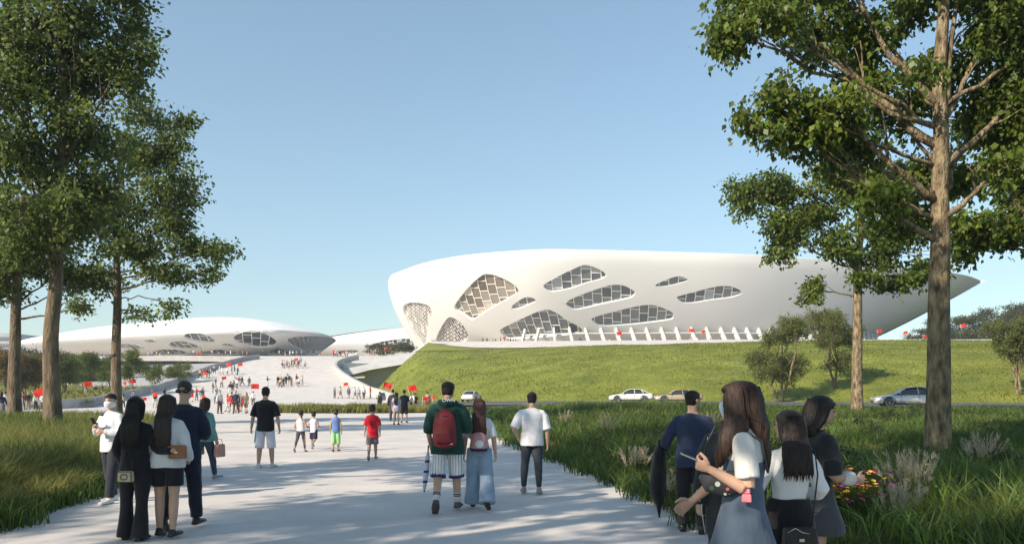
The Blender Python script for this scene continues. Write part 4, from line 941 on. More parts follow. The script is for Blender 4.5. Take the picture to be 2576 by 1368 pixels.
        for q in (-1, 1) if s.ears else (): s.tb(mb, [s.hp(q * .045, -.002, .54), s.hp(q * .051, -.008, .50), s.hp(q * .050, -.006, .40), s.hp(q * .045, .002, .34)], [.006, .011, .010, .005], 7)
    def body(s, mb, hands=None, arms=(-1, 1), legs=True):
        s.torso(mb, .485, .885, -.006); s.headtube(mb)
        for side in (-1, 1):
            s.leg(mb, side, [.050, .048, .034, .034, .029, .019]); a, b, fw, up = s.ft[side]
            s.tb(mb, [a + up * .012, a + up * .02 + fw * .05, a + up * .016 + fw * .1, b + up * .008], [(.019, .016), (.020, .018), (.022, .013), (.012, .008)], 8)
            s.arm(mb, side, [.032, .029, .023, .024, .020, .0145]); s.hand(mb, side, *((hands or {}).get(side, ())))
    # garments
    def top(s, mb, hem=.46, off=.010, sleeve=.5, hemr=None, sr=None, neck=.84):
        s.torso(mb, hem, neck, off, hemr)
        sr = sr or (.038, .037, .034)
        if sleeve > 0:
            for side in (-1, 1):
                if sleeve > .6: s.arm(mb, side, [sr[0] + .002, sr[0], sr[1], sr[1], (sr[1] + sr[2]) / 2, sr[2]], sleeve, 12)
                else: s.arm(mb, side, [sr[0] + .002, sr[0], sr[0], sr[1], sr[1], sr[2]], sleeve, 12)
    def trousers(s, mb, waist=.60, radii=(.062, .060, .046, .044, .040, .036), t1=.97, off=.006):
        R = s.rings; s.torso(mb, .47, waist, off)
        for side in (-1, 1): s.leg(mb, side, list(radii), t1)
        s.tb(mb, [s.hip[-1] + Vector((.01, 0, -.01)), s.hip[1] + Vector((-.01, 0, -.01))], [.056, .056], 10)
    def skirt(s, mb, waist=.61, hem=.30, r=(.12, .10), off=.010):
        m = (s.kn[-1] + s.kn[1]) / 2; R = s.rings; zs = np.linspace(waist, hem, 7); pts = []; rad = []
        for i, z in enumerate(zs):
            t = i / 6; y = m.y * max(0, (.52 - z) / .245); pts.append(Vector((0, y, z + s.dz))); bx = np.interp(max(z, .53), [q[0] for q in R], [q[1] for q in R]); by = np.interp(max(z, .53), [q[0] for q in R], [q[2] for q in R])
            t2 = sstep((.56 - z) / (.56 - hem + 1e-6)); rad.append((bx * (1 - t2) + r[0] * t2 + off, by * (1 - t2) + r[1] * t2 + off))
        s.tb(mb, pts, rad, 24, (1, 0, 0))
    def shoe(s, mb, side, high=.0, fat=1.0, heel=False):
        a, b, fw, up = s.ft[side]; f = fat
        s.tb(mb, [a - fw * .006 + up * .012, a + fw * .03 + up * .018, a + fw * .085 + up * .016, b + fw * .004 + up * .012, b + fw * .014 + up * .009], [(.022 * f, .017), (.025 * f, .022), (.028 * f, .018), (.022 * f, .012), (.010, .007)], 12, up.cross(fw))
        s.tb(mb, [a - fw * .008 + up * .004, b + fw * .012 + up * .004], [(.026 * f, .006), (.022 * f, .006)], 10, up.cross(fw))
        k = s.an[side]; s.tb(mb, [a + fw * .022 + up * .02, k + Vector((0, 0, .012 + high))], [.027, .026 if not high else .032], 10)
    def cap(s, mb, vol=1.0, front=.74, back=.16):
        """short hair"""
        R = [(back, .030, .030, -.022), (back + .14, .042, .042, -.017), (.5, .049, .052, -.013), (.7, .0505, .059, -.006), (.86, .045, .055, -.004), (.98, .031, .039, -.003), (1.05, .012, .016, -.003)]
        s.tb(mb, [s.hp(0, y * (1 if z > .6 else 1.15), z) for z, rx, ry, y in R], [(rx * vol * s.hs, ry * vol * s.hs * (1 if z > .6 else .8)) for z, rx, ry, y in R], 16, s.hrot @ Vector((1, 0, 0)))
        s.tb(mb, [s.hp(-.034, .026, front + .03), s.hp(-.012, .045, front + .04), s.hp(.014, .046, front + .03), s.hp(.035, .026, front + .04)], [.012, .014, .014, .012], 8)
    def longhair(s, mb, z1=.66, w=.055, vol=1.06, tip=.6, side=0, back=-.075):
        s.cap(mb, vol, .76, .2)
        e = s.sp(z1, side * .02, back - .016); m1 = s.sp(.80, side * .012, back); m2 = s.sp(.845, 0, -.060)
        pts = [s.hp(0, -.016, .78), s.hp(0, -.028, .45), s.hp(0, -.036, .12), m2 * .5 + s.hp(0, -.045, -.2) * .5, m1, m1.lerp(e, .5), m1.lerp(e, .85), e]
        x = Vector((1, 0, 0)); rad = [(.046, .044), (.054, .044), (.057, .042), ((.06 + w) / 2, .037), (w, .031), (w * .98, .026), (w * .88, .021), (w * tip, .011)]
        s.tb(mb, pts, rad, 18, x)
        for q in (-1, 1): s.tb(mb, [s.hp(q * .038, .022, .82), s.hp(q * .051, .012, .5), s.hp(q * .050, .002, .1), s.hp(q * .046, -.02, -.3)], [.014, .014, .015, .014], 8)

def person(label, u, v, yaw, fig, Y=None, group=None, z=None, name='person'):
    """place a figure with its feet at the picture point (u, v), or at depth Y"""
    Y = Y or EYE * F / (v - HOR); x = (u - 1288) / F * Y
    zz = z if z is not None else (float(plaza_z(x, Y)))
    r = empty(name, (x, Y, zz), math.radians(yaw)); tag(r, label, 'person', group); r['_h'] = fig.H; del r['_h']
    return r
def wearable(r, f, nm, m, fn, vox=.012, sm=7, fd=0.0, seed=0):
    mb = MB(); fn(mb); o = mb.remesh(nm, m, r, vox, sm)
    if fd: fold(o, fd, 30, seed)
    return o
def face(r, f, mask=None, eyes=True):
    if eyes:
        for q in (-1, 1): mb = MB(); mb.ball(f.p(f.hp(q * .019, .0525, .50)), (.0085 * f.H, .004 * f.H, .0045 * f.H), 10, 6); mb.build('eye', M_EYE, r, True)
        for q in (-1, 1): mb = MB(); f.tb(mb, [f.hp(q * .011, .058, .605), f.hp(q * .020, .057, .62), f.hp(q * .030, .050, .60)], [.0022, .0026, .0015], 6); mb.build('eyebrow', M_HAIR, r, True)
    if mask is None:
        mb = MB(); f.tb(mb, [f.hp(-.013, .0575, .205), f.hp(0, .0655, .205), f.hp(.013, .0575, .205)], [.0025, .0042, .0025], 6); mb.build('mouth', M_LIP, r, True)
    else:
        def mk(mb): f.tb(mb, [f.hp(0, .016, .01), f.hp(0, .016, .16), f.hp(0, .016, .30), f.hp(0, .014, .44)], [(.036, .050), (.045, .056), (.047, .060), (.042, .052)], 18, f.hrot @ Vector((1, 0, 0)))
        wearable(r, f, 'face_mask', mask, mk, .008, 4)
        for q in (-1, 1): mb = MB(); f.tb(mb, [f.hp(q * .044, .03, .3), f.hp(q * .051, -.005, .42)], [.0015, .0015], 5); mb.build('mask_loop', mask, r)
def dress(r, f, top=None, bottom=None, shoes=None, hair=None, hands=None, skin=None, vox=.012, bvox=.011, seed=0):
    if hair and hair[0] == 'long': f.ears = False
    wearable(r, f, 'body', skin or M_SKIN, lambda mb: f.body(mb, hands), bvox, 2)
    if top: nm, m, kw = top; wearable(r, f, nm, m, lambda mb: f.top(mb, **kw), vox, 5, .0095, seed)
    if bottom:
        nm, m, kw = bottom; kw = dict(kw); kind = kw.pop('kind', 'trousers')
        wearable(r, f, nm, m, lambda mb: (f.trousers if kind == 'trousers' else f.skirt)(mb, **kw), vox, 4, .008, seed + 1)
    if shoes:
        m, kw = shoes
        for q in (-1, 1): wearable(r, f, 'shoe', m, lambda mb: f.shoe(mb, q, **kw), .010, 3)
    if hair:
        kind, m, kw = hair; o = wearable(r, f, 'hair', m, lambda mb: (f.cap if kind == 'short' else f.longhair)(mb, **kw), .010, 4, .005, seed + 2)
        if kind == 'long': strands(r, f, m, seed, **kw)
def strands(r, f, m, seed, z1=.66, w=.055, vol=1.06, tip=.6, side=0, back=-.075):
    q = np.random.default_rng(seed); mb = MB(); L = .93 - z1
    for k in range(170):
        a = q.uniform(-1, 1); e = q.uniform(-.03, .022) ; x = a * w * 1.02; dp = -.024 * math.sqrt(max(0, 1 - a * a)) - .004
        pts = [f.hp(a * .046 * vol, -.060 * vol * math.sqrt(max(0, 1 - a * a)) - .008, .84), f.hp(a * .058 * vol, -.070 * vol * math.sqrt(max(0, 1 - a * a)) - .010, .42), f.hp(a * .062 * vol, -.066 * vol * math.sqrt(max(0, 1 - a * a)) - .016, .05), f.sp(.845, x * .97, -.064 + dp), f.sp(.80, x, back + dp),
               f.sp(.80 - (.80 - z1) * .6, x * q.uniform(.92, 1.04) + side * .015, back - .010 + dp * .9), f.sp(z1 + e, x * (tip * .5 + .5) * q.uniform(.85, 1.1) + side * .02, back - .014 + dp * .5)]
        pts = catmull([tuple(p) for p in pts], 14); pts = [p for p in pts if p[2] > (z1 + e + f.dz - .01)]
        if len(pts) > 3: f.tb(mb, pts, [.0022] * (len(pts) - 2) + [.0018, .0005], 4)
    mb.build('hair_strand', m, r, True)['kind'] = 'stuff'
def worldpt(r, v): return r.matrix_basis @ Vector(v)
def item(name, label, cat, r, loc, group=None, rz=None):
    """something a person wears or carries: a thing of its own, placed at a point of that person's frame"""
    e = empty(name, worldpt(r, loc), r.rotation_euler.z if rz is None else rz); return tag(e, label, cat, group)
SLIM = (.060, .056, .041, .040, .034, .027); STRAIGHT = (.062, .060, .048, .046, .043, .041); WIDE = (.066, .068, .064, .066, .072, .080); FLARE = (.060, .056, .042, .042, .050, .064)
SHORTS = (.060, .058, .055, .055, .056, .057)
M_SHOE_W = mat('shoe_white', (.62, .61, .59), .6, .1); M_SHOE_B = mat('shoe_black', (.02, .02, .022), .4, .2); M_SHOE_G = mat('shoe_grey', (.25, .25, .26), .7, .2)
M_LEATHER = mat('leather_brown', (.26, .11, .05), .5, .2, 8, .2, 60); M_BLKLEATHER = mat('leather_black', (.02, .02, .021), .4, .2, 8, .2, 60); M_METAL = mat('metal', (.6, .58, .52), .3, .05, metal=1)
def handbag(e, w, h, d, m, strap=None, strapm=None, flap=True, piping=None):
    mb = MB(); mb.tube([(0, -d / 2, h / 2), (0, -d * .42, h / 2), (0, d * .42, h / 2), (0, d / 2, h / 2)], [(w * .46, h * .46), (w * .5, h * .5), (w * .5, h * .5), (w * .46, h * .46)], 4, (1, 0, 1)) if False else mb.box((0, 0, h / 2), (w, d, h), None, .92)
    o = mb.build('pouch', m, e); bv = o.modifiers.new('b', 'BEVEL'); bv.width = min(w, d, h) * .22; bv.segments = 3
    if flap: mb = MB(); mb.box((0, -d * .52, h * .70), (w * .94, d * .10, h * .5)); f = mb.build('flap', m, e); mb = MB(); mb.box((0, -d * .6, h * .48), (w * .16, d * .1, h * .12)); mb.build('clasp', M_METAL, e)
    if strap: 
        mb = MB(); mb.tube(strap, [.006] * len(strap), 6); mb.build('strap', strapm or m, e, True)

# ---- left group
f = Fig(1.66, 'm', ((14, 6, 3, 0), (-8, 4, 3, 0)), {1: (D(6, 14, 1), (-.62, .75, .55), (-.5, .6, .55)), -1: (D(10, 12, -1), (.75, .65, .22), None)}, 0, (10, -4))
r = person('man in white shirt and face mask looking at his phone, facing the camera', 281, 1262, 160, f)
dress(r, f, ('shirt', cloth((.66, .67, .72)), dict(hem=.47, off=.016, sleeve=1.0, hemr=(.112, .085), sr=(.040, .036, .030))), ('trousers', cloth((.025, .028, .04)), dict(radii=STRAIGHT)), (M_SHOE_W, dict(fat=1.15)), ('short', M_HAIR, dict(back=.42)), seed=1)
face(r, f, cloth((.68, .70, .70)))
mb = MB(); f.tb(mb, [f.sp(.80, .062, .062), f.sp(.825, .066, .0), f.sp(.78, .066, -.07)], [(.016, .006)] * 3, 8); mb.build('backpack_strap', cloth(NAVY), r, True)
ph = item('phone', 'dark phone held in front of the masked man in the white shirt', 'phone', r, f.p(f.wr[1] + Vector((-.035, .05, .05)))); mb = MB(); mb.box((0, 0, 0), (.075, .009, .15), Matrix.Rotation(-.5, 3, 'X')); o = mb.build('phone_body', M_BLKLEATHER, ph); bv = o.modifiers.new('b', 'BEVEL'); bv.width = .004
mb = MB(); mb.box((.018, .006, .052), (.028, .005, .03), Matrix.Rotation(-.5, 3, 'X')); mb.build('camera_block', M_METAL, ph)

f = Fig(1.63, 'f', ((2, 2, 3, 0), (-5, 5, 1, 0)), {1: ((.30, -.06, -.95), (.80, -.38, -.02), (1, .2, 0)), -1: (D(-2, 12, -1), (.05, .55, -.6), None)}, 0)
r = person('woman in black trouser suit with long black hair, arm round her friend', 341, 1356, 2, f)
dress(r, f, ('jacket', cloth(BLACK), dict(hem=.46, off=.010, sleeve=1.0, hemr=(.108, .084), sr=(.036, .033, .028))), ('trousers', cloth((.016, .016, .019)), dict(radii=FLARE, t1=1.04)), (M_SHOE_B, dict()), ('long', M_HAIR, dict(z1=.66, w=.062)), seed=4)
bg = item('handbag', 'small beige box handbag with black piping hanging behind the woman in black', 'handbag', r, f.p(f.sp(.415, -.012, -.125)))
M_BEIGE = mat('bag_beige', (.55, .45, .29), .5, .08, 8, .2, 80); handbag(bg, .165, .125, .09, M_BEIGE, [(-.05, 0, .11), (-.045, .03, .20), (-.02, .07, .32), (.02, .07, .32), (.06, .03, .20), (.065, 0, .11)], M_BLKLEATHER, False)
mb = MB()
for z in (.006, .119):
    mb.bar((-.078, -.049, z), (.078, -.049, z), .008, .006)
for x in (-.080, .080): mb.bar((x, -.0485, .006), (x * .95, -.0455, .119), .008, .006)
mb.build('piping', M_BLKLEATHER, bg)
mb = MB()
for s_ in (-1, 1):
    a = np.linspace(math.radians(48), math.radians(312), 13); mb.tube([(s_ * (.024 * math.cos(t) - .012), -.0495, .062 + .030 * math.sin(t)) for t in a], [.0042] * 13, 6)
mb.build('emblem', M_BLKLEATHER, bg)
mb = MB(); mb.tube([(-.03, 0, .122), (-.03, 0, .15), (.03, 0, .15), (.03, 0, .122)], [.008] * 4, 8); mb.build('handle', M_BLKLEATHER, bg, True)

f = Fig(1.63, 'f', ((3, 2, 2, 8), (-4, 3, 1, 0)), {1: (D(-4, 13, 1), (-.12, .62, -.45), None), -1: (D(0, 9, -1), (.1, .6, -.6), None)}, 0, (-6, 0))
r = person('woman in white blouse and black shorts with long dark brown hair', 421, 1352, 0, f)
dress(r, f, ('blouse', cloth((.60, .60, .60)), dict(hem=.485, off=.016, sleeve=1.0, hemr=(.128, .098), sr=(.044, .044, .036))), ('shorts', cloth(BLACK), dict(radii=(.062, .064, .064, .065, .066, .066), t1=.34, off=.008)), (M_SHOE_B, dict()), ('long', mat('hair_dark', (.030, .019, .015), .4, .4, 14, .6, 30, stretch=(5, 5, .5), bdist=.01), dict(z1=.62, w=.056, tip=.5, side=.5)), seed=8)
bg = item('handbag', 'brown leather flap handbag with black strap at the white blouse woman\'s hip', 'handbag', r, f.p(f.sp(.555, .115, -.10)))
handbag(bg, .20, .15, .07, M_LEATHER, [(-.09, .03, .14), (-.10, .0, .22), (-.20, -.03, .215), (-.30, .02, .21)], M_BLKLEATHER)

f = Fig(1.79, 'm', ((-14, 16, 2, 35), (10, 3, 2, 0)), {1: (D(2, 11, 1), (-.35, .75, .05), None), -1: (D(-8, 8, -1), D(14, 4, -1), None)}, 3)
r = person('tall man in navy suit with cropped hair and sunglasses worn backwards', 462, 1330, 3, f)
dress(r, f, ('jacket', cloth((.018, .022, .042)), dict(hem=.46, off=.015, sleeve=1.0, hemr=(.118, .090), sr=(.043, .038, .032))), ('trousers', cloth((.018, .020, .035)), dict(radii=STRAIGHT)), (M_SHOE_B, dict()), ('short', mat('hair_cropped', (.045, .040, .036), .6, .3, 30, .4, 200), dict(vol=.99, back=.30)), seed=11)
M_LENS = mat('dark_lens', (.012, .012, .014), .12, .05, spec=.6)
mb = MB()
for q in (-1, 1): mb.ball(f.p(f.hp(q * .024, -.064, .44)), (.021 * f.H, .007 * f.H, .014 * f.H), 12, 8)
mb.bar(f.p(f.hp(-.01, -.068, .47)), f.p(f.hp(.01, -.068, .47)), .006)
for q in (-1, 1): mb.bar(f.p(f.hp(q * .045, -.055, .47)), f.p(f.hp(q * .055, .0, .50)), .006)
mb.build('sunglasses', M_LENS, r, True)

f = Fig(1.56, 'f', ((-16, 18, 2, 30), (16, 4, 2, -5)), {1: (D(-8, 10, 1), D(18, 6, 1), None), -1: (D(4, 8, -1), D(30, 4, -1), None)}, 3)
r = person('woman in teal jacket and jeans walking beside the navy suit man', 514, 1208, -18, f)
dress(r, f, ('jacket', cloth((.12, .27, .26)), dict(hem=.47, off=.016, sleeve=1.0, hemr=(.115, .092), sr=(.042, .039, .034))), ('jeans', cloth((.045, .065, .105)), dict(radii=SLIM)), (M_SHOE_G, dict(fat=1.1)), ('long', mat('hair_auburn', (.045, .022, .018), .45, .4, 14, .6, 30, stretch=(5, 5, .5), bdist=.01), dict(z1=.76, w=.058, tip=.9)), seed=14)
M_PINKBAG = mat('bag_pink', (.42, .23, .18), .6, .1, 8, .2, 60)
bg = item('tote_bag', 'pinkish tote bag in the teal jacket woman\'s outer hand', 'bag', r, f.p(f.wr[1] + Vector((.03, .03, -.20)))); handbag(bg, .12, .24, .22, M_PINKBAG, [(-.02, -.06, .23), (0, -.05, .33), (0, .05, .33), (.02, .06, .23)], None, False)
bg = item('tote_bag', 'rosy shoulder bag between the teal jacket woman and the navy suit man', 'bag', r, f.p(f.wr[-1] + Vector((-.03, -.02, -.19)))); handbag(bg, .24, .20, .12, mat('bag_rose', (.36, .20, .19), .6, .1, 8, .2, 60), [(-.07, 0, .19), (-.03, 0, .32), (.03, 0, .32), (.07, 0, .19)], None, False)

# ---- middle group
f = Fig(1.77, 'm', ((-3, 4, 4, 0), (4, 2, 4, 0)), {1: (D(-8, 16, 1), D(8, 6, 1), None), -1: (D(-6, 14, -1), D(6, 10, -1), None)}, 0, (0, -6))
r = person('tall man in black t-shirt and white shorts seen from behind on the plaza', 668, 1175, 0, f)
dress(r, f, ('t_shirt', cloth(BLACK), dict(hem=.45, off=.016, sleeve=.5, hemr=(.112, .085), sr=(.044, .044, .046))), ('shorts', cloth((.66, .62, .68)), dict(radii=SHORTS, t1=.58, off=.008)), (M_SHOE_W, dict(fat=1.15)), ('short', M_HAIR, dict(vol=1.06, back=.08)), skin=M_SKIN, seed=17)
mb = MB(); f.tb(mb, [f.hip[-1] + Vector((-.056, 0, -.01)), f.hip[-1].lerp(f.kn[-1], .85) + Vector((-.062, 0, 0))], [(.012, .03), (.010, .03)], 8); mb.build('side_panel', cloth((.10, .45, .42)), r, True)

def child(label, u, v, H, legs, topc, botc, hair, kind, yaw=0, arms=None, short=.5, seed=0, tk=None, shoes=None, hem=.46):
    f = Fig(H, 'm', legs, arms, 0, (0, 0), 1.24, .93, .098)
    r = person(label, u, v, yaw, f, group='children crossing the plaza')
    dress(r, f, topc + (tk or dict(hem=hem, off=.010, sleeve=0, hemr=(.105, .082)),), botc, shoes or (M_SHOE_G, dict(fat=1.2)), hair, vox=.011, seed=seed, skin=M_SKIN_T); return r, f
BT = {1: (D(-10, 18, 1), (.1, .9, -.15), None), -1: (D(-10, 18, -1), (-.05, .85, -.25), None)}
r, f = child('girl with ponytail in white top and grey leggings striding', 757, 1136, 1.12, ((-26, 10, 3, 40), (14, 4, 2, 0)), ('top', cloth((.72, .66, .66))), ('leggings', cloth((.07, .06, .085)), dict(radii=(.056, .050, .038, .036, .032, .026), t1=.92)), ('short', M_HAIR_B, dict(back=.2)), 0, -6, BT, seed=21, hem=.52)
wearable(r, f, 'ponytail', M_HAIR_B, lambda mb: f.tb(mb, [f.hp(0, -.055, .6), f.hp(.03, -.085, .3), f.hp(.05, -.09, -.2), f.hp(.06, -.08, -.7)], [.014, .020, .018, .008], 10), .009, 3)
r, f = child('small boy in white vest and navy shorts running with one foot raised', 789, 1129, 1.05, ((8, 4, 2, 0), (-12, 55, 2, 50)), ('vest', cloth((.70, .68, .72))), ('shorts', cloth((.022, .022, .055)), dict(radii=(.062, .064, .064, .064, .064, .064), t1=.5)), ('short', M_HAIR, dict(back=.12)), 0, -4, BT, seed=24)
r, f = child('boy in blue vest and lime green trousers', 845, 1136, 1.13, ((-4, 6, 1, 10), (4, 2, 1, 0)), ('vest', cloth((.10, .18, .40))), ('trousers', cloth((.27, .55, .22)), dict(radii=(.058, .058, .054, .054, .056, .058), t1=.72)), ('short', M_HAIR_B, dict(back=.1)), 0, 0, seed=27, shoes=(mat('shoe_brown', (.12, .05, .03), .6, .2), dict(fat=1.2)))
r, f = child('boy in long red t-shirt and short grey shorts', 937, 1157, 1.28, ((-8, 12, 1, 25), (6, 2, 1, 0)), ('t_shirt', cloth((.62, .022, .035))), ('shorts', cloth((.18, .15, .16)), dict(radii=(.062, .062, .062, .062, .062, .062), t1=.50)), ('short', M_HAIR_B, dict(back=.08)), 0, 2, {1: (D(-4, 12, 1), D(6, 4, 1), None), -1: (D(-6, 12, -1), D(6, 6, -1), None)}, seed=30, tk=dict(hem=.40, off=.014, sleeve=.5, hemr=(.115, .090), sr=(.042, .043, .046)))
mb = MB()
for k, (x, z, h) in enumerate(((-.02, .68, .08), (0, .69, .10), (.02, .68, .08), (-.01, .60, .06), (.012, .60, .05))): mb.bar(f.p(f.sp(z - h / 2, x, -.0865)), f.p(f.sp(z + h / 2, x + .004, -.0855)), .012, .006)
mb.build('shirt_number', cloth((.35, .02, .03)), r)

f = Fig(1.78, 'm', ((-14, 14, 4, 38), (5, 2, 4, 0)), {1: (D(-2, 16, 1), (-.2, .9, -.05), None), -1: (D(-4, 14, -1), (.05, .45, -.85), None)}, 2, (-22, -4))
r = person('young man in dark green sweatshirt and striped white shorts wearing a red backpack', 1126, 1286, 0, f)
M_GREEN = cloth((.012, .050, .038))
dress(r, f, ('sweatshirt', M_GREEN, dict(hem=.43, off=.022, sleeve=.62, hemr=(.135, .10), sr=(.052, .050, .046))), ('shorts', stripemat('pinstripe', (.66, .66, .66), (.05, .07, .20), 26), dict(radii=(.062, .060, .058, .058, .059, .060), t1=.56, off=.010)), (mat('shoe_multi', (.09, .08, .07), .6, .5, 30), dict(fat=1.2)), ('short', M_HAIR, dict(vol=1.12, back=.12)), seed=33)
wearable(r, f, 'hood', M_GREEN, lambda mb: f.tb(mb, [f.sp(.83, -.07, .0), f.sp(.835, -.05, -.06), f.sp(.83, 0, -.082), f.sp(.835, .05, -.06), f.sp(.83, .07, .0)], [.022, .028, .032, .028, .022], 10), .012, 4, .004)
def lettering(txt, size, m, parent, loc, rot):
    cu = bpy.data.curves.new('lettering', 'FONT'); cu.body = txt; cu.size = size; cu.extrude = .002; cu.align_x = 'CENTER'; cu.align_y = 'CENTER'
    o = bpy.data.objects.new('lettering', cu); COL.objects.link(o); me = bpy.data.meshes.new_from_object(o.evaluated_get(bpy.context.evaluated_depsgraph_get())); bpy.data.objects.remove(o)
    me.materials.append(m); q = link('lettering', me, parent); q.location = loc; q.rotation_euler = rot; return q
lettering('OWN', .07, cloth(WHITE), r, f.p(f.sp(.853, .015, -.106)), (math.radians(55), 0, 0))
for q in (-1, 1):
    mb = MB(); h = f.hip[q]; k = f.kn[q]; c = h.lerp(k, 1.02); f.tb(mb, [c, h.lerp(k, 1.12)], [.0615, .062], 14); mb.build('hem_band', cloth((.03, .035, .12)), r, True)
    a = f.an[q]; k = f.kn[q]; mb = MB(); f.tb(mb, [a, a.lerp(k, .18), a.lerp(k, .36)], [.025, .027, .029], 12); so = mb.build('sock', cloth((.62, .60, .58)), r, True)
    mb = MB()
    for t in (.24, .30): f.tb(mb, [a.lerp(k, t), a.lerp(k, t + .035)], [.0295, .030], 12)
    mb.build('sock_band', cloth(BLACK), so, True)
M_RED = mat('backpack_red', (.20, .022, .026), .6, .2, 8, .3, 60)
bp = item('backpack', 'red backpack on the back of the young man in dark green', 'backpack', r, f.p(f.sp(.505, -.01, -.115)))
mb = MB(); mb.tube([(0, -.04, .0), (0, -.06, .02), (0, -.08, .12), (0, -.075, .3), (0, -.05, .42), (0, -.02, .47), (0, 0, .485)], [(.10, .06), (.155, .10), (.165, .125), (.155, .11), (.125, .085), (.07, .05), (.02, .02)], 18, (1, 0, 0)); o = mb.remesh('pack_body', M_RED, bp, .012, 3); fold(o, .006, 20, 5)
mb = MB(); mb.tube([(0, -.155, .03), (0, -.18, .07), (0, -.185, .18), (0, -.165, .24)], [(.10, .02), (.12, .03), (.12, .03), (.09, .015)], 14, (1, 0, 0)); mb.remesh('front_pocket', mat('backpack_dark_red', (.13, .014, .018), .6, .2, 8, .3, 60), bp, .010, 2)
for z, w in ((.30, .125), (.36, .10)): mb = MB(); a = np.linspace(0, math.pi, 12); mb.tube([(w * math.cos(t), -.06 - .105 * math.sin(t) * (1 if z < .33 else .86), z + .05 * math.sin(t)) for t in a], [.005] * 12, 5); mb.build('zip', M_BLKLEATHER, bp, True)
mb = MB(); a = np.linspace(0, math.pi, 9); mb.tube([(.045 * math.cos(t), -.02, .47 + .05 * math.sin(t)) for t in a], [.009] * 9, 7); mb.build('carry_loop', M_BLKLEATHER, bp, True)
mb = MB(); mb.box((.085, -.165, .035), (.06, .006, .018)); mb.build('tag', cloth(WHITE), bp)
for q in (-1, 1): mb = MB(); mb.tube([(q * .09, .02, .42), (q * .13, .10, .50), (q * .14, .20, .40)], [(.028, .010)] * 3, 8); mb.build('shoulder_strap', M_BLKLEATHER, bp, True)
um = item('umbrella', 'folded white and blue umbrella hanging beside the striped shorts', 'umbrella', r, f.p(f.wr[-1] + Vector((-.02, .02, -.06)))); mb = MB(); mb.tube([(0, 0, 0), (-.01, 0, -.10), (-.03, -.01, -.30), (-.05, -.02, -.5), (-.055, -.02, -.56)], [.018, .034, .038, .026, .006], 9); o = mb.build('canopy', stripemat('umbrella_cloth', (.55, .60, .70), (.03, .05, .16), 7, 2, .25), um, True); mb = MB(); mb.tube([(0, 0, 0), (.005, 0, .1)], [.009, .011], 8); mb.build('handle', M_BLKLEATHER, um, True)

f = Fig(1.56, 'f', ((6, 2, 2, 0), (-12, 12, 4, 25)), {1: (D(-6, 13, 1), D(8, 6, 1), None), -1: (D(-4, 12, -1), D(8, 5, -1), None)}, 0, (10, 0))
r = person('girl in white t-shirt and wide light jeans with very long dark red hair', 1206, 1279, 0, f)
dress(r, f, ('t_shirt', cloth((.66, .66, .66)), dict(hem=.56, off=.010, sleeve=.48, sr=(.040, .040, .042))), ('jeans', cloth((.26, .34, .44)), dict(radii=WIDE, t1=1.02, waist=.61)), (M_SHOE_B, dict(high=.06)), ('long', mat('hair_red', (.055, .017, .014), .4, .4, 14, .6, 30, stretch=(5, 5, .5), bdist=.01), dict(z1=.655, w=.062, tip=.85, side=.3)), seed=37)
bp = item('backpack', 'small pink and navy backpack with a white patch on the jeans girl', 'backpack', r, f.p(f.sp(.53, 0, -.085)))
mb = MB(); mb.tube([(0, -.03, .0), (0, -.05, .03), (0, -.055, .13), (0, -.04, .22), (0, -.03, .25)], [(.11, .05), (.125, .075), (.122, .08), (.10, .06), (.05, .03)], 16, (1, 0, 0)); mb.remesh('pack_body', mat('pack_pink', (.50, .26, .25), .6, .15, 6), bp, .011, 3)
mb = MB(); mb.tube([(0, -.05, -.005), (0, -.054, .035)], [(.118, .072), (.128, .078)], 16, (1, 0, 0)); mb.build('base_panel', cloth(NAVY), bp, True)
mb = MB(); mb.ball((.01, -.128, .095), (.062, .014, .055), 16, 8); pt = mb.build('patch', cloth(WHITE), bp, True)
for q in (-1, 1): mb = MB(); mb.tube([(q * .09, -.01, .22), (q * .10, .08, .34), (q * .10, .16, .26)], [(.018, .008)] * 3, 8); mb.build('shoulder_strap', mat('strap_coral', (.45, .12, .08), .6, .1), bp, True)

f = Fig(1.65, 'm', ((3, 2, 5, 0), (-5, 3, 3, 8)), {-1: ((-.42, -.25, -.87), (.35, .45, -.75), None), 1: (D(-2, 14, 1), D(4, 2, 1), None)}, 0, (-14, 0))
r = person('man in loose white t-shirt and slim dark trousers beside the right bed', 1338, 1242, 0, f)
dress(r, f, ('t_shirt', cloth((.74, .72, .74)), dict(hem=.47, off=.018, sleeve=.52, hemr=(.116, .09), sr=(.048, .048, .05))), ('trousers', cloth((.035, .042, .052)), dict(radii=(.058, .054, .041, .040, .034, .027), t1=.95)), (M_SHOE_G, dict(fat=1.15)), ('short', M_HAIR, dict(vol=1.03, back=.10)), seed=41)

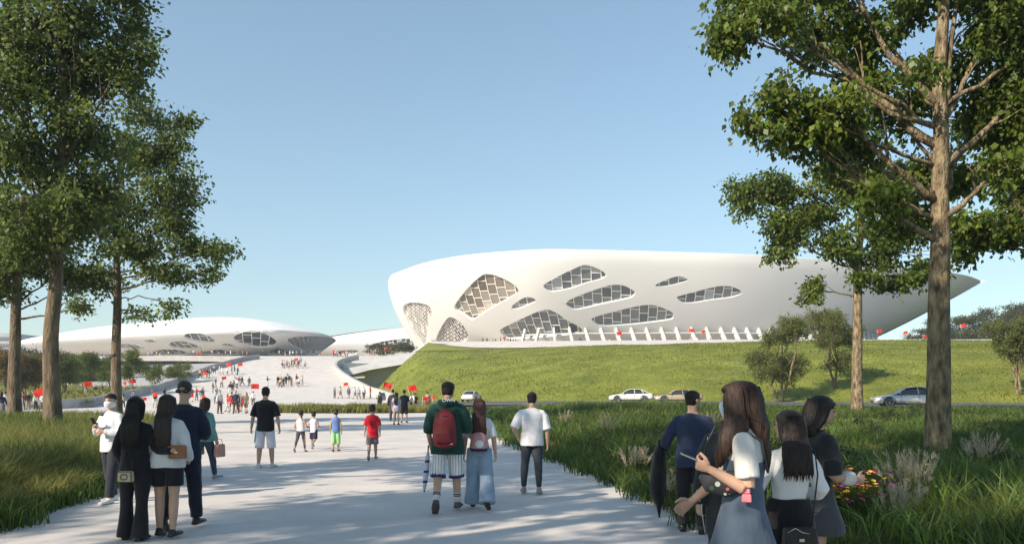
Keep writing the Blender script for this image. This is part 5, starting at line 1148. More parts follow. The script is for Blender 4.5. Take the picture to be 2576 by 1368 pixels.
# ---- right group
f = Fig(1.70, 'm', ((6, 3, 3, 0), (-4, 3, 2, 0)), {-1: ((-.42, .02, -.9), (-.05, .70, -.22), None), 1: (D(4, 10, 1), (-.2, .8, .1), None)}, 2, (-48, 2))
r = person('man in navy jacket carrying a black coat, head turned towards the bed', 1742, 1338, -12, f)
dress(r, f, ('jacket', cloth((.026, .036, .075)), dict(hem=.46, off=.018, sleeve=1.0, hemr=(.122, .096), sr=(.045, .041, .034))), ('trousers', cloth((.016, .017, .022)), dict(radii=STRAIGHT)), (M_SHOE_B, dict()), ('short', M_HAIR, dict(vol=1.07, back=.14)), seed=44); face(r, f)
ct = item('coat', 'black coat draped over the navy jacket man\'s forearm', 'coat', r, f.p(f.wr[-1] + Vector((-.02, -.03, .02))))
mb = MB(); mb.tube([(.02, .12, .02), (0, .02, .035), (-.02, -.08, .015)], [.05, .055, .05], 10); mb.tube([(0, .02, .03), (-.03, 0, -.12), (-.05, -.01, -.35), (-.06, -.02, -.58), (-.03, -.02, -.74)], [(.055, .12), (.08, .15), (.10, .16), (.085, .14), (.05, .07)], 16, (1, 0, 0)); mb.tube([(-.03, -.05, -.5), (-.04, -.06, -.78), (-.035, -.06, -.90)], [.05, .035, .015], 8)
mb.tube([(.0, .09, -.3), (.0, .1, -.66)], [.06, .04], 8); o = mb.remesh('coat_cloth', cloth((.012, .012, .014)), ct, .014, 3); fold(o, .016, 26, 9)

f = Fig(1.66, 'm', ((2, 2, 2, 0), (-4, 3, 2, 0)), {1: (D(-2, 9, 1), D(8, 5, 1), None), -1: (D(-4, 10, -1), D(8, 5, -1), None)}, 0)
r = person('person in long dark coat mostly hidden behind the long-haired girl with the phone', 1838, 0, 6, f, Y=6.4)
dress(r, f, ('coat', cloth((.020, .026, .030)), dict(hem=.33, off=.018, sleeve=1.0, hemr=(.128, .105), sr=(.046, .042, .036))), ('trousers', cloth((.016, .016, .02)), dict(radii=STRAIGHT)), (M_SHOE_B, dict()), ('short', M_HAIR, dict(back=.14)), seed=47)
mb = MB(); f.tb(mb, [f.sp(.80, -.125, -.03), f.sp(.70, -.142, -.03), f.sp(.60, -.15, -.03), f.sp(.45, -.152, -.02), f.sp(.34, -.135, -.02)], [.0022] * 5, 5); mb.build('trim', cloth(WHITE), r, True)

GV = .007
f = Fig(1.76, 'f', ((4, 3, 2, 0), (-5, 4, 2, 0)), {-1: ((-.10, -.10, -1), (-.10, .84, .47), (.06, .92, .36)), 1: ((.30, .42, -.86), (.05, .74, -.68), (-.05, .80, -.58))}, 0, (-6, -4))
r = person('girl with very long brown hair, mask and denim dress looking at her phone', 1868, 0, 76, f, Y=5.0)
dress(r, f, ('blouse', cloth((.60, .59, .56)), dict(hem=.56, off=.008, sleeve=.40, sr=(.041, .042, .043))), ('denim_skirt', cloth((.075, .105, .15)), dict(kind='skirt', waist=.625, hem=.31, r=(.125, .125), off=.012)), (M_SHOE_W, dict()), ('long', M_HAIR_B, dict(z1=.705, w=.056, vol=1.10, tip=.75, back=-.062)),
      {-1: (48, 1, (.75, .1, .6), (-.1, .3, .9)), 1: (26, 1, (-.9, 0, -.3))}, vox=.010, bvox=.0062, seed=50); face(r, f, cloth((.50, .62, .68)))
wearable(r, f, 'pinafore_bib', cloth((.075, .105, .15)), lambda mb: f.torso(mb, .60, .72, .014), .010, 4, .004)
for q in (-1, 1): mb = MB(); f.tb(mb, [f.sp(.70, q * .058, .082), f.sp(.80, q * .062, .050), f.sp(.828, q * .06, 0), f.sp(.79, q * .06, -.062), f.sp(.68, q * .055, -.082)], [(.010, .004)] * 5, 8); mb.build('pinafore_strap', cloth((.05, .06, .075)), r, True)
def lock(mb):
    ax = Vector((0, 1, 0))
    f.tb(mb, [f.hp(-.034, .004, .88), f.hp(-.049, .012, .55), f.hp(-.053, .010, .1), f.sp(.845, -.062, .022), f.sp(.79, -.075, .050), f.sp(.73, -.068, .078), f.sp(.695, -.062, .082)], [(.034, .012), (.044, .014), (.046, .016), (.046, .018), (.034, .020), (.024, .018), (.010, .008)], 14, ax)
    f.tb(mb, [f.hp(.034, .004, .88), f.hp(.049, .010, .55), f.hp(.052, .006, .1), f.sp(.82, .05, .052), f.sp(.74, .05, .078)], [(.03, .012), (.04, .014), (.04, .015), (.03, .016), (.012, .010)], 12, ax)
    f.tb(mb, [f.hp(-.036, .036, .90), f.hp(-.014, .053, .80), f.hp(.014, .053, .80), f.hp(.036, .036, .90)], [.012, .013, .013, .012], 8)
wearable(r, f, 'hair_lock', M_HAIR_B, lock, .008, 3, .004)
ph = item('phone', 'silver-edged phone in the raised hand of the long-haired girl', 'phone', r, f.p(f.wr[-1] + f.hd[-1] * .050 + Vector((.012, .0, .020)))); rt = Matrix.Rotation(math.radians(62), 3, 'X') @ Matrix.Rotation(.1, 3, 'Y') 
ph.rotation_euler.z += math.radians(6)
mb = MB(); mb.box((0, .03, 0), (.074, .150, .009), Matrix.Rotation(math.radians(22), 3, 'X')); o = mb.build('phone_body', M_METAL, ph); bv = o.modifiers.new('b', 'BEVEL'); bv.width = .003
mb = MB(); mb.box((0, .0282, .0048), (.068, .142, .002), Matrix.Rotation(math.radians(22), 3, 'X')); mb.build('screen', M_LENS, ph)
bg = item('waist_bag', 'dark floral crossbody bag with a pink charm worn by the long-haired girl', 'bag', r, f.p(f.sp(.64, -.085, .062)))
mb = MB(); mb.tube([(-.01, -.13, .05), (-.015, -.10, .03), (-.02, 0, 0), (-.015, .09, .02), (0, .14, .06)], [(.02, .035), (.035, .07), (.045, .085), (.035, .075), (.012, .03)], 14, (1, 0, 0)); o = mb.remesh('pouch', floralmat(), bg, .009, 3); fold(o, .006, 30, 3)
mb = MB(); mb.tube([(0, .13, .07), (.03, .12, .22), (.07, .05, .37), (.08, -.06, .40), (.03, -.14, .25), (-.005, -.13, .07)], [.006] * 6, 6); mb.build('strap', M_BLKLEATHER, bg, True)
mb = MB(); mb.box((-.06, -.12, -.03), (.02, .055, .035), None, .9); mb.box((-.06, -.125, -.075), (.022, .06, .05), None, .9); o = mb.build('charm', mat('charm_pink', (.62, .20, .24), .5, .1), bg); bv = o.modifiers.new('b', 'BEVEL'); bv.width = .006
mb = MB(); mb.box((-.06, -.12, .005), (.026, .06, .022), None, .8); o = mb.build('charm_bow', mat('charm_yellow', (.62, .50, .20), .5, .1), bg); bv = o.modifiers.new('b', 'BEVEL'); bv.width = .006
mb = MB(); a = np.linspace(0, 6.283, 24)
for c in ((0, 0), (.008, .012)): mb.tube([f.p(f.wr[1]) - f.p(f.hd[1]) * (.02 + c[0] * 2) + Vector((.030 * math.cos(t), .010 * math.cos(t) + .03 * math.sin(t) * .7, .03 * math.sin(t) * .75 + c[1])) for t in a], [.0022] * 24, 5)
mb.build('bracelet', M_METAL, r, True)

f = Fig(1.56, 'f', ((3, 3, 2, 0), (-4, 3, 2, 0)), {-1: ((-.42, -.12, -.9), (.02, .8, -.35), None), 1: ((.34, -.05, -.93), (-.25, .85, -.2), None)}, 0, (34, 0))
r = person('woman in white long-sleeved blouse and black skirt with wavy dark hair', 1985, 0, 6, f, Y=5.6)
dress(r, f, ('blouse', cloth((.70, .70, .70)), dict(hem=.56, off=.006, sleeve=1.0, sr=(.038, .035, .027))), ('skirt', cloth((.012, .012, .015)), dict(kind='skirt', waist=.605, hem=.24, r=(.125, .105), off=.018)), (M_SHOE_B, dict()), ('long', mat('hair_wavy', (.024, .015, .013), .5, .5, 10, .7, 26, stretch=(4, 4, .6), bdist=.014), dict(z1=.715, w=.068, vol=1.10, tip=1.0)), vox=.010, bvox=.008, seed=53); face(r, f)
bg = item('shoulder_bag', 'black leather shoulder bag with thin strap on the white blouse woman', 'bag', r, f.p(f.sp(.40, -.03, -.155))); handbag(bg, .22, .16, .08, M_BLKLEATHER, [(.10, .02, .15), (.12, .02, .30), (.16, .05, .50), (.17, .11, .66), (.12, .18, .70)], M_BLKLEATHER)
mb = MB(); mb.tube([(-.10, -.05, .13), (-.05, -.06, .16), (.0, -.055, .13), (.05, -.055, .12)], [.003] * 4, 5); mb.build('chain', M_METAL, bg, True)

f = Fig(1.66, 'f', ((4, 3, 2, 0), (-5, 4, 2, 0)), {1: ((.12, .10, -1), (-.30, .90, -.10), None), -1: (D(4, 9, -1), (.3, .85, -.1), None)}, 2, (-10, -10))
r = person('woman with short black bob, black top and dark grey skirt facing the flowers', 2052, 0, -84, f, Y=6.3)
dress(r, f, ('top', cloth((.016, .018, .022)), dict(hem=.57, off=.012, sleeve=.50, sr=(.048, .050, .044))), ('skirt', cloth((.060, .062, .070)), dict(kind='skirt', waist=.61, hem=.35, r=(.14, .12), off=.008)), (M_SHOE_B, dict()), ('long', M_HAIR, dict(z1=.835, w=.050, vol=1.12, tip=.9, back=-.03)), vox=.011, bvox=.007, seed=56); face(r, f)
mb = MB(); q = 1; e = f.el[q]; w = f.wr[q]; f.tb(mb, [e.lerp(w, .42), e.lerp(w, .55), e.lerp(w, .8), e.lerp(w, .92)], [.022, .034, .034, .02], 12); mb.build('sleeve_cuff', cloth((.62, .60, .55)), r, True)
# ------------------------------------------------------------------ the crowd on the plaza
def lodmesh(name, H, sex, legs, arms, hair, skirt=False, short=False, lean=0):
    f = Fig(H, sex, legs, arms, lean); mb = MB()
    mb.cur = 0; f.tb(mb, [f.hp(0, .01, 0), f.hp(0, .006, .3), f.hp(0, 0, .65), f.hp(0, -.002, .95)], [(.028, .032), (.044, .052), (.046, .058), (.028, .034)], 8); f.tb(mb, [f.sp(.82), f.hp(0, 0, .15)], [.034, .030], 7)
    for q in (-1, 1): f.tb(mb, [f.el[q].lerp(f.wr[q], -.1 if short else .5), f.wr[q], f.wr[q] + f.hd[q] * .04, f.wr[q] + f.hd[q] * .09], [.022, .016, .022, .010], 6)
    if skirt or short:
        for q in (-1, 1): f.leg(mb, q, [.046, .046, .034, .034, .028, .02], 1.0, 6)
    mb.cur = 1; f.torso(mb, .46, .84, .010, None, 10)
    for q in (-1, 1): f.arm(mb, q, [.038, .036, .032, .032, .03, .027], .6 if short else 1.0, 7)
    mb.cur = 2
    if skirt: f.skirt(mb, .60, .30, (.11, .09), .008)
    else:
        for q in (-1, 1): f.leg(mb, q, [.062, .058, .046, .044, .04, .036], .5 if short else .97, 7)
        f.tb(mb, [f.sp(.46), f.sp(.55)], [(.10, .07), (.10, .075)], 9, (1, 0, 0))
    mb.cur = 3
    if hair == 'long': f.tb(mb, [f.hp(0, -.02, 1.04), f.hp(0, -.014, .75), f.hp(0, -.028, .3), f.sp(.80, 0, -.07), f.sp(.72, 0, -.075)], [(.02, .02), (.05, .054), (.054, .04), (.05, .026), (.036, .012)], 8, (1, 0, 0))
    else: f.tb(mb, [f.hp(0, -.024, .2), f.hp(0, -.012, .55), f.hp(0, -.004, .8), f.hp(0, -.004, 1.04)], [(.036, .034), (.049, .052), (.047, .056), (.02, .024)], 8, (1, 0, 0))
    mb.cur = 4
    for q in (-1, 1): a, b, fw, up = f.ft[q]; f.tb(mb, [a + up * .014, a + up * .02 + fw * .04, b + up * .010], [.022, .026, .016], 6)
    return npmesh(name, mb.V, mb.F, [M_SKIN, M_SKIN, M_SKIN, M_HAIR, M_SHOE_B], mb.mi)
ST_ = ((3, 2, 3, 0), (-4, 3, 3, 0)); WK = ((-18, 16, 1, 25), (17, 4, 1, -8)); WK2 = ((16, 4, 1, -8), (-18, 18, 1, 28)); WIDE_ = ((5, 2, 7, 0), (-4, 2, 7, 0))
SWING = {1: (D(18, 8, 1), D(30, 4, 1), None), -1: (D(-18, 8, -1), D(2, 4, -1), None)}; SWING2 = {-1: (D(18, 8, -1), D(30, 4, -1), None), 1: (D(-18, 8, 1), D(2, 4, 1), None)}
PHOTO = {1: (D(50, 10, 1), D(110, -8, 1), None), -1: (D(50, 10, -1), D(110, -8, -1), None)}; WAVE = {1: ((.35, .2, .9), (.1, .1, 1), None)}; FOLDED = {1: (D(14, 10, 1), (-.7, .7, .1), None), -1: (D(14, 10, -1), (.7, .7, .1), None)}
PROTO = [('standing', lodmesh('person', 1.72, 'm', ST_, None, 'short')), ('walking', lodmesh('person', 1.74, 'm', WK, SWING, 'short', False, False, 3)), ('striding', lodmesh('person', 1.70, 'm', WK2, SWING2, 'short', False, True, 3)),
         ('standing long-haired', lodmesh('person', 1.60, 'f', ST_, FOLDED, 'long')), ('walking long-haired', lodmesh('person', 1.62, 'f', WK, SWING, 'long', True)), ('picture-taking', lodmesh('person', 1.70, 'm', WIDE_, PHOTO, 'short')),
         ('waving', lodmesh('person', 1.68, 'm', WIDE_, WAVE, 'short', False, True)), ('long-haired strolling', lodmesh('person', 1.58, 'f', WK2, SWING2, 'long', False, True))]
TOPS = [('white', (.66, .65, .64)), ('black', BLACK), ('grey', (.22, .22, .23)), ('beige', (.45, .36, .26)), ('navy', NAVY), ('red', (.42, .03, .03)), ('pink', (.52, .32, .33)), ('olive', (.13, .13, .07)), ('light blue', (.30, .38, .48)), ('brown', (.16, .09, .06))]
BOTS = [('dark', (.025, .025, .03)), ('khaki', (.26, .21, .14)), ('grey', (.15, .15, .16)), ('white', (.60, .60, .58)), ('denim', (.10, .14, .22)), ('brown', (.12, .075, .05))]
crng = random.Random(23); n_crowd = 0
def solveY(u, v, y0=32, y1=330):
    yy = np.arange(y0, y1, .5); xx = (u - 1288) / F * yy; vv = HOR - (plaza_z(xx, yy) - EYE) / yy * F; k = np.where(vv <= v)[0]
    return float(yy[k[0]]) if len(k) else y1
def crowd(where, spots, group, zf=None, Yfix=None, kinds=None, tops=None):
    """spots: feet in the picture; each member gets a look of its own inside its cluster"""
    global n_crowd; usedc = set()
    for u, v in spots:
        Y = Yfix(u, v) if Yfix else solveY(u, v); x = (u - 1288) / F * Y; z = zf(x, Y) if zf else float(plaza_z(x, Y))
        for _ in range(400):
            k = crng.randrange(len(PROTO)) if kinds is None else crng.choice(kinds); a = crng.choice(tops or (0, 0, 0, 1, 1, 2, 3, 4, 5, 6, 7, 8, 9)); b = crng.choice((0, 0, 1, 2, 3, 4, 5)); 
            if (a, b, k) not in usedc: break
        usedc.add((a, b, k)); pose, me = PROTO[k]
        o = link('person', me); o.location = (x, Y, z); o.rotation_euler.z = crng.uniform(-3.1, 3.1); s = crng.uniform(.94, 1.05); o.scale = (s, s, s)
        for i, m in ((1, cloth(TOPS[a][1])), (2, cloth(BOTS[b][1]))): o.material_slots[i].link = 'OBJECT'; o.material_slots[i].material = m
        tag(o, f'{pose} person, {TOPS[a][0]} top, {BOTS[b][0]} bottoms, {where}', 'person', group); n_crowd += 1
def c8(pts): return [((560 + x / 3.481) * K, (1000 + y / 3.481) * K) for x, y in pts]
def c7(pts): return [((x / 4.024) * K, (920 + y / 4.024) * K) for x, y in pts]
GC = 'people scattered over the plaza'
crowd('in the group atop the ramp', c8([(950, 296), (966, 300), (976, 302), (1022, 318), (1048, 288), (1076, 286), (1104, 300), (1116, 306), (1142, 262), (1186, 308), (1000, 292), (1130, 290)]), GC)
crowd('in the group halfway up the ramp', c8([(800, 492), (905, 480), (918, 490), (932, 505), (946, 488), (966, 492), (1010, 452), (1026, 466), (1048, 484), (1100, 466), (1122, 495), (1158, 482), (1110, 490), (990, 470)]), GC)
crowd('in the column beside the big flag', c8([(440, 556), (416, 566), (424, 545), (462, 492), (486, 514), (476, 505), (514, 492), (540, 484), (612, 492), (450, 530), (330, 505), (500, 490)]), GC)
crowd('in line along the ramp\'s left edge', c8([(108, 408), (134, 410), (152, 408), (200, 408), (216, 384), (256, 358), (308, 362), (333, 374), (386, 380), (430, 368), (461, 362), (492, 374), (178, 398)]), GC)
crowd('in the small party at the plaza\'s left', c8([(30, 648), (72, 634), (125, 640), (140, 626)]), GC)
crowd('behind the red banner holders', c8([(240, 558), (268, 508), (266, 664), (276, 600)]), GC)
crowd('standing alone by the teal jacket woman', c8([(310, 768)]), GC, kinds=[0], tops=[0])
crowd('holding the low red banner', c8([(386, 748), (434, 756), (474, 768), (494, 760), (524, 744), (552, 752), (582, 768)]), GC)
crowd('just behind the man in black', c8([(652, 690)]), GC, kinds=[0], tops=[0])
crowd('behind the grass island', c8([(1490, 612), (1547, 614), (1634, 612), (1700, 620), (1738, 622), (1790, 622), (1858, 612)]), GC)
crowd('at the right end of the grass island', c8([(1954, 752)]), GC, kinds=[0], tops=[7])
crowd('at the road crossing', c8([(2276, 752), (2322, 742), (2446, 750), (2300, 748)]), GC)
crowd('in the far row below the arena', c8([(40, 196), (120, 200), (150, 196), (230, 200), (300, 200), (370, 200), (420, 196), (490, 198), (545, 192), (590, 192), (640, 190), (760, 190), (920, 188), (950, 186)]), GC, Yfix=lambda u, v: 262, zf=lambda x, y: 13.1)
crowd('before the arena\'s round end', c8([(982, 182), (1030, 188), (1060, 186), (1100, 190), (1150, 188), (1210, 190), (1250, 190), (1310, 190), (1340, 190)]), GC, Yfix=lambda u, v: 266, zf=lambda x, y: 13.1)
crowd('crossing the bridge top', c8([(1480, 200), (1500, 204), (1520, 200), (1545, 206), (1560, 206), (1590, 206), (1605, 206), (1622, 206)]), GC, Yfix=lambda u, v: 205, zf=lambda x, y: float(plaza_z(x, y)))
crowd('beside the planting at the hill nose', c8([(1850, 190), (1868, 188), (1890, 188), (1915, 186), (1945, 186), (2015, 160), (2060, 160), (2090, 150)]), GC, Yfix=lambda u, v: 196, zf=lambda x, y: max(10.2, float(hill_z(x, y)) if x > -28 else 10.2))
crowd('at the far end of the deck', c7([(1215, 545), (1320, 540), (1510, 545), (1590, 545), (1640, 545), (1760, 545), (1810, 545), (1860, 545), (1900, 545), (2000, 550)]), GC, Yfix=lambda u, v: 272, zf=lambda x, y: 13.2)
crowd('between the two thickest left trunks', c7([(275, 1165), (335, 1165), (425, 1165), (505, 1165)]), GC)
crowd('beside the leftmost trunk', c7([(20, 1300), (60, 1210), (250, 1250)]), GC)
crowd('along the garden wall', c7([(1015, 1045), (1135, 1010), (1215, 985)]), GC, Yfix=lambda u, v: solveY(u, v) - 1.5)
crowd('behind the masked man and women', c7([(1465, 1140), (1590, 1110), (1840, 1140), (1955, 1050), (2150, 1080)]), GC)
def onter(u, v): return 205
crowd('by the stadium\'s left foot', z5([(548, 1250), (560, 1255), (575, 1250), (842, 1250), (862, 1250), (880, 1248)]), GC, Yfix=lambda u, v: 222, zf=lambda x, y: 13.9, tops=[1, 2, 4])
crowd('on the terrace at the hill crest', z5([(1150, 1215), (1200, 1212), (1270, 1215), (1300, 1215), (1360, 1215), (1410, 1212), (1450, 1212), (1480, 1210), (1510, 1210), (1540, 1210)]), GC, Yfix=lambda u, v: 207, zf=lambda x, y: 13.6, tops=[1, 2, 4, 9])
crowd('among the stadium fins', z6([(268, 1160), (630, 1140), (1195, 1125), (1255, 1125), (1345, 1120), (1510, 1120), (1640, 1120), (1670, 1120), (1720, 1120), (1840, 1110), (1890, 1110)]), GC, Yfix=lambda u, v: 207, zf=lambda x, y: 13.7)

# far couple and their friends: bigger, so with parts
f = Fig(1.60, 'f', ((-4, 4, 2, 5), (4, 3, 2, 0)), {1: (D(0, 10, 1), D(8, 4, 1), None)})
r = person('woman in lavender dress with hip-long dark hair beside a man in navy', 997, 1067, 0, f); dress(r, f, ('dress', cloth((.40, .37, .46)), dict(hem=.40, off=.010, sleeve=.4, hemr=(.12, .095))), None, (M_SHOE_B, {}), ('long', M_HAIR, dict(z1=.62, w=.055)), vox=.016, bvox=.015)
f = Fig(1.72, 'm', ((-5, 4, 3, 5), (5, 3, 3, 0)), {1: (D(0, 12, 1), D(14, 4, 1), None)})
r = person('man in navy t-shirt and dark shorts beside the woman in lavender', 1017, 1062, -4, f); dress(r, f, ('t_shirt', cloth((.020, .022, .034)), dict(hem=.46, off=.016, sleeve=.5, hemr=(.112, .085))), ('shorts', cloth((.022, .022, .03)), dict(radii=SHORTS, t1=.52)), (M_SHOE_B, {}), ('short', M_HAIR, dict(back=.12)), vox=.016, bvox=.015)
f = Fig(1.74, 'm', ((5, 4, 3, 5), (-5, 3, 3, 0)), {1: (D(0, 12, 1), D(14, 4, 1), None)})
r = person('man in dark clothes half hidden left of the woman in lavender', 988, 1058, 4, f); dress(r, f, ('shirt', cloth((.03, .035, .05)), dict(hem=.46, off=.014, sleeve=1.0)), ('trousers', cloth((.05, .055, .07)), dict(radii=STRAIGHT)), (M_SHOE_B, {}), ('short', M_HAIR, dict(back=.12)), vox=.016, bvox=.015)

# ------------------------------------------------------------------ flags
M_FLAG = mat('flag_red', (.62, .018, .015), .7, .12, 2, trans=.3); M_STAR = mat('star_yellow', (.75, .50, .03), .6, .05, trans=.2); M_POLE = mat('pole', (.45, .42, .36), .5, .1)
def flag(u, v, Y, w, label, tilt=.25, wave=.1, seed=0, right=False, pole=True, squash=1.0):
    """(u, v): middle of the cloth; w: cloth width in metres"""
    w *= .82; c = P(u, v, Y); h = w * .66 * squash; s = -1 if right else 1; e = empty('flag', (c.x, Y, c.z)); tag(e, label, 'flag', 'red flags carried in the crowd'); q = random.Random(seed); nx_, ny_ = 12, 6
    R3 = Matrix.Rotation(tilt * -s, 3, 'Y') @ Matrix.Rotation(q.uniform(-.5, .5), 3, 'Z'); ph_ = q.uniform(0, 6)
    def pt(a, b, off=0): 
        y = wave * w * math.sin(a * 6 + ph_ + b * 1.5) * a + off; return R3 @ Vector((s * (a - .5) * w, y, (b - .5) * h - wave * w * .8 * a * a))
    V = [pt(i / nx_, j / ny_) for j in range(ny_ + 1) for i in range(nx_ + 1)]; Fq = [(j * (nx_ + 1) + i, j * (nx_ + 1) + i + 1, (j + 1) * (nx_ + 1) + i + 1, (j + 1) * (nx_ + 1) + i) for j in range(ny_) for i in range(nx_)]
    link('cloth', npmesh('cloth', V, Fq, [M_FLAG]), e)
    mb = MB(); ar = h / w
    for cx, cy, rr in ((.17, .75, .105), (.34, .90, .04), (.40, .80, .04), (.40, .66, .04), (.34, .56, .04)):
        for off in (-.02, .02):
            b = len(mb.V); ring = []
            for k in range(10): t = 6.283 * k / 10 + 1.57; r_ = rr if k % 2 == 0 else rr * .4; ring.append(pt(cx + r_ * math.cos(t) * .9, min(.99, cy + r_ * math.sin(t) / ar * .9), off))
            mb.add([pt(cx, cy, off)] + ring, [(0, 1 + k, 1 + (k + 1) % 10) for k in range(10)])
    mb.build('star', M_STAR, e)
    if pole: mb = MB(); a = R3 @ Vector((-s * w * .5, 0, h * .54)); b = R3 @ Vector((-s * w * .5, 0, -h * .5 - 1.1)); mb.tube([a, b], [.022, .022], 6); mb.build('pole', M_POLE, e, True)
def f8(x, y): return ((560 + x / 3.481) * K, (1000 + y / 3.481) * K)
for i, (pt_, Y, w, lb, kw) in enumerate([
    (f8(672, 486), 100, 1.15, 'large red flag left of the tall man in black\'s head', dict(tilt=.05, pole=True)), (f8(1098, 212), 165, 1.1, 'red flag above the group near the ramp top', {}), (f8(352, 402), 118, .8, 'red flag over the lone walker on the left of the ramp', {}),
    (f8(160, 350), 128, .85, 'red flag in the line along the ramp\'s left edge', {}), (f8(402, 262), 150, 1.2, 'red flag beside the ramp below the arena, left of two', {}), (f8(520, 262), 152, 1.1, 'red flag beside the ramp below the arena, right of two', {}),
    (f8(18, 588), 72, .45, 'small round-looking red flag of the party at the plaza\'s left', {}), (f8(142, 592), 74, .45, 'small red flag carried beside the woman\'s dark hair', {}), (f8(412, 620), 62, .75, 'low red banner held by the front group', dict(tilt=0, pole=False)),
    (f8(1604, 464), 128, .9, 'red flag at the parapet wall beside the underpass', {}), (f8(2040, 478), 72, .95, 'red flag against the hill, left of the pair above the couple', dict(right=True, tilt=.3)), (f8(2288, 505), 72, .95, 'red flag against the hill with a bright star, right of the pair above the couple', dict(tilt=.3)),
    (f8(2425, 612), 66, .6, 'low red flag carried at the road crossing', dict(tilt=0)), (f8(2510, 600), 80, .5, 'small red flag at the hill foot beside the green sweatshirt', {}), (f8(1480, 130), 200, 1.0, 'far red flag on the bridge top, left of two', {}), (f8(1578, 130), 202, 1.0, 'far red flag on the bridge top, right of two', {}),
    (f8(2018, 98), 196, 1.0, 'red flag among the planting at the hill nose', {}), (f8(2082, 78), 198, 1.2, 'taller red flag among the planting at the hill nose', {}), (f8(2412, 86), 215, 1.1, 'red flag by the left foot of the stadium', {}), (f8(90, 150), 262, 1.3, 'faint red flag before the left arena', {}),
    ((221, 965), 90, 1.05, 'round red flag in front of the garden trees', {}), ((314, 963), 100, .7, 'red flag over the garden wall, left of two right of the slender trunk', {}), ((333, 958), 102, .95, 'red flag over the garden wall, right of two right of the slender trunk', {}),
    ((100, 985), 72, 1.3, 'orange-red flag drooping beside the thick trunk', dict(wave=.22, tilt=.5)), ((4, 1003), 70, .9, 'red flag cut by the left frame border', {}), ((390, 992), 78, .7, 'red flag between the two women\'s heads', {}), ((362, 1003), 70, .5, 'small red flag beside the masked man', {}),
    (z6([(752, 1028)])[0], 205, 1.6, 'red flag among the stadium fins, first from the glazed openings', {}), (z6([(1652, 992)])[0], 206, 1.7, 'broad red flag among the stadium fins', dict(tilt=0)), (z6([(1805, 1008)])[0], 206, 1.3, 'red flag right of the broad flag among the fins', {}), (z5([(1405, 1112)])[0], 206, .9, 'small red flag under the lowest stadium opening', {}),
    ((2423, 818), 150, 1.1, 'single red flag above the hilltop right of the thick trunk', {}), ((2278, 836), 160, 1.0, 'red flag below the stadium tip', {}), ((2212, 832), 160, 1.2, 'red flag near the pale trunk on the hilltop', {}), ((2326, 846), 160, .9, 'red flag touching the thick trunk at the hilltop', {}),
    ((642, 969), 260, .01, '', None), ((2552, 838), 140, .7, 'red flag in the airy tree at the right frame border', {})]):
    if kw is None: continue
    flag(*pt_, Y, w, lb, seed=i, **kw)

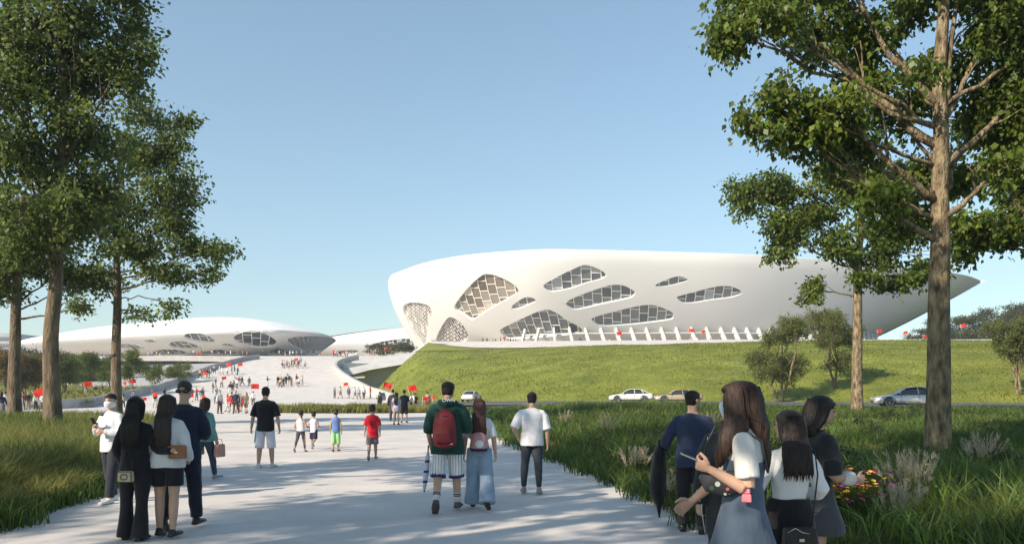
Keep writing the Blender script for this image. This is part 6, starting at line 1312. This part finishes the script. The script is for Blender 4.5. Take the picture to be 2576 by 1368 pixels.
# ------------------------------------------------------------------ cars
M_GLASS = mat('car_glass', (.030, .035, .042), .08, .1, 2, spec=.7); M_TYRE = mat('tyre', (.022, .022, .023), .85, .2, 20); M_RIM = mat('rim', (.42, .42, .43), .3, .1, 5, metal=.8); M_LAMP = mat('headlight_glass', (.55, .58, .60), .1, .05, spec=.7); M_TAIL = mat('tail_light', (.45, .02, .02), .25, .1)
def car(label, u, Y, yaw, paint, group='cars on the road', z=None, low=1.0):
    x = (u - 1288) / F * Y; z = z if z is not None else float(road_z(x, Y)) + .012; r = empty('parked_car', (x, Y, z), math.radians(yaw)); tag(r, label, 'car', group); r.scale = (.95, .95, .95); k = low
    S = [(-2.35, .62, .36, .54), (-2.29, .80, .24, .66), (-2.05, .89, .20, .74), (-1.5, .92, .18, .83), (-.95, .925, .18, .90), (0, .925, .18, .92), (1.2, .925, .18, .95), (1.85, .90, .20, .97), (2.24, .84, .28, .93), (2.36, .66, .40, .80)]
    V = []; n = 12
    for x_, w, zb, zt in S:
        zt *= k; h = zt - zb
        for y_, z_ in ((-.85, 0), (-1, .18), (-1.0, .45), (-.985, .72), (-.93, .92), (-.7, 1.0), (0, 1.04), (.7, 1.0), (.93, .92), (.985, .72), (1.0, .45), (1, .18), (.85, 0)): V.append((x_, y_ * w, zb + h * z_))
    m = 13; Fq = [(i * m + j, i * m + (j + 1) % m, (i + 1) * m + (j + 1) % m, (i + 1) * m + j) for i in range(len(S) - 1) for j in range(m)] + [tuple(range(m - 1, -1, -1)), tuple((len(S) - 1) * m + j for j in range(m))]
    o = link('body', npmesh('body', V, Fq, [paint]), r); o.modifiers.new('s', 'SUBSURF').render_levels = 1
    G = [(-1.08, .74, .70, .90, .92), (-.35, .80, .62, .90, 1.33), (.35, .81, .63, .91, 1.41), (1.0, .80, .60, .93, 1.35), (1.85, .72, .66, .95, .98)]; V = []
    for x_, wb, wt, zb, zt in G:
        for y_, z_ in ((-wb, zb), (-(wb * .55 + wt * .45), zb + (zt - zb) * .6), (-wt * .92, zt - .03), (0, zt + .015), (wt * .92, zt - .03), ((wb * .55 + wt * .45), zb + (zt - zb) * .6), (wb, zb)): V.append((x_, y_, z_ * k))
    Fq = [(i * 7 + j, i * 7 + j + 1, (i + 1) * 7 + j + 1, (i + 1) * 7 + j) for i in range(4) for j in range(6)]
    o = link('window', npmesh('window', V, Fq, [M_GLASS]), r); o.modifiers.new('s', 'SUBSURF').render_levels = 2
    mb = MB()
    for i in range(1, 3):
        a = G[i]; b = G[i + 1]; N = 5
        P1 = [[(a[0] + (b[0] - a[0]) * t, y_ * ((a[2] + (b[2] - a[2]) * t) * .93), (a[4] + (b[4] - a[4]) * t - .012 * abs(y_) * 3 + .022) * k) for y_ in (-1, -.5, 0, .5, 1)] for t in (0, .5, 1)]
        mb.add([p for row in P1 for p in row], [(q * 5 + j, q * 5 + j + 1, (q + 1) * 5 + j + 1, (q + 1) * 5 + j) for q in range(2) for j in range(4)])
    mb.build('roof', paint, r, True)
    mb = MB()
    for s in (-1, 1):
        for a, b in (((-1.02, .77 * s, .90), (-.36, .60 * s, 1.335)), ((-.36, .60 * s, 1.335), (.35, .61 * s, 1.41)), ((.35, .61 * s, 1.41), (1.0, .585 * s, 1.35)), ((1.0, .585 * s, 1.35), (1.80, .70 * s, .98)), ((.32, .64 * s, 1.385), (.38, .815 * s, .93)), ((1.08, .62 * s, 1.27), (1.30, .80 * s, .95))):
            mb.bar((a[0], a[1], a[2] * k), (b[0], b[1], b[2] * k), .06, .05)
    mb.build('pillar', paint, r)
    for s in (-1, 1):
        for x_ in (-1.42, 1.38):
            mb = MB(); a = np.linspace(0, 6.283, 25)[:-1]
            mb.tube([(x_, s * .70, .335), (x_, s * .72, .335), (x_, s * .90, .335), (x_, s * .93, .335)], [.28, .335, .335, .29], 26); w = mb.build('wheel', M_TYRE, r, True)
            mb = MB(); mb.tube([(x_, s * .90, .335), (x_, s * .936, .335)], [.245, .24], 24); mb.build('rim', M_TYRE if False else mat_rimdark, w)
            mb = MB()
            for t in range(7): c = 6.283 * t / 7; mb.bar((x_, s * .940, .335), (x_ + .235 * math.cos(c), s * .940, .335 + .235 * math.sin(c)), .05, .02)
            mb.tube([(x_ + .24 * math.cos(t), s * .938, .335 + .24 * math.sin(t)) for t in np.linspace(0, 6.283, 25)], [.02] * 25, 5, cap=False); mb.build('spoke', M_RIM, w)
            mb = MB(); mb.tube([(x_ + .385 * math.cos(t), s * .918, .335 + .385 * math.sin(t)) for t in np.linspace(-.25, 3.39, 22)], [.03] * 22, 5); mb.build('wheel_arch', mat_rimdark, r)
        mb = MB(); mb.ball((-2.12, .70 * s, .62 * k), (.20, .15, .06), 12, 7); mb.build('headlight', M_LAMP, r, True)
        mb = MB(); mb.ball((2.22, .70 * s, .80 * k), (.14, .17, .06), 12, 7); mb.build('tail_light', M_TAIL, r, True)
        mb = MB(); mb.ball((-.78, .98 * s, .98 * k), (.07, .10, .06), 10, 6); mb.build('mirror', paint, r, True)
        for q in (.25, 1.05): mb = MB(); mb.bar((q, .932 * s, .74 * k), (q + .16, .932 * s, .745 * k), .02, .02); mb.build('handle', M_RIM, r)
        mb = MB()
        for q in (-.72, .36, 1.22): mb.bar((q, .926 * s, .28), (q + .03, .918 * s, .86 * k), .012, .012)
        mb.build('door_seam', mat_rimdark, r)
    mb = MB(); mb.box((-2.34, 0, .42), (.05, .9, .12)); mb.build('grille', mat_rimdark, r); return r
mat_rimdark = mat('dark_trim', (.03, .03, .032), .5, .1)
P_SILV = mat('paint_silver', (.50, .49, .48), .28, .03, 1, spec=.5, metal=.45, coat=.6); P_GOLD = mat('paint_champagne', (.55, .44, .30), .28, .03, 1, metal=.45, coat=.6); P_WH = mat('paint_white', (.66, .66, .64), .3, .03, 1, coat=.6); P_DK = mat('paint_slate', (.10, .11, .14), .28, .05, 1, metal=.3, coat=.6)
car('silver saloon on the road between the two right tree trunks', 2288, 51, -14, P_SILV)
car('champagne coupe on the road behind the navy jacket man', 1706, 75, -6, P_GOLD, low=.93)
car('white saloon on the road with its tail towards the champagne car', 1588, 80, 170 - 180, P_WH)
car('grey-white car half hidden behind the dark red haired girl', 1186, 97, -100, P_WH)
car('dark slate car at the hill\'s left foot below the underpass', 966, 104, -75, P_DK, z=.0)
print('crowd', n_crowd)
# ------------------------------------------------------------------ thin summer haze
mb = MB(); mb.box((0, 200, 60), (1700, 1300, 130)); hz_m = bpy.data.materials.new('haze'); hz_m.use_nodes = True
n_ = hz_m.node_tree.nodes; n_.remove(n_['Principled BSDF']); pv = n_.new('ShaderNodeVolumePrincipled'); pv.inputs['Color'].default_value = (.86, .92, 1.0, 1); pv.inputs['Density'].default_value = .0004; pv.inputs['Anisotropy'].default_value = .2
hz_m.node_tree.links.new(pv.outputs[0], n_['Material Output'].inputs['Volume'])
haze = mb.build('haze', hz_m); haze['kind'] = 'stuff'
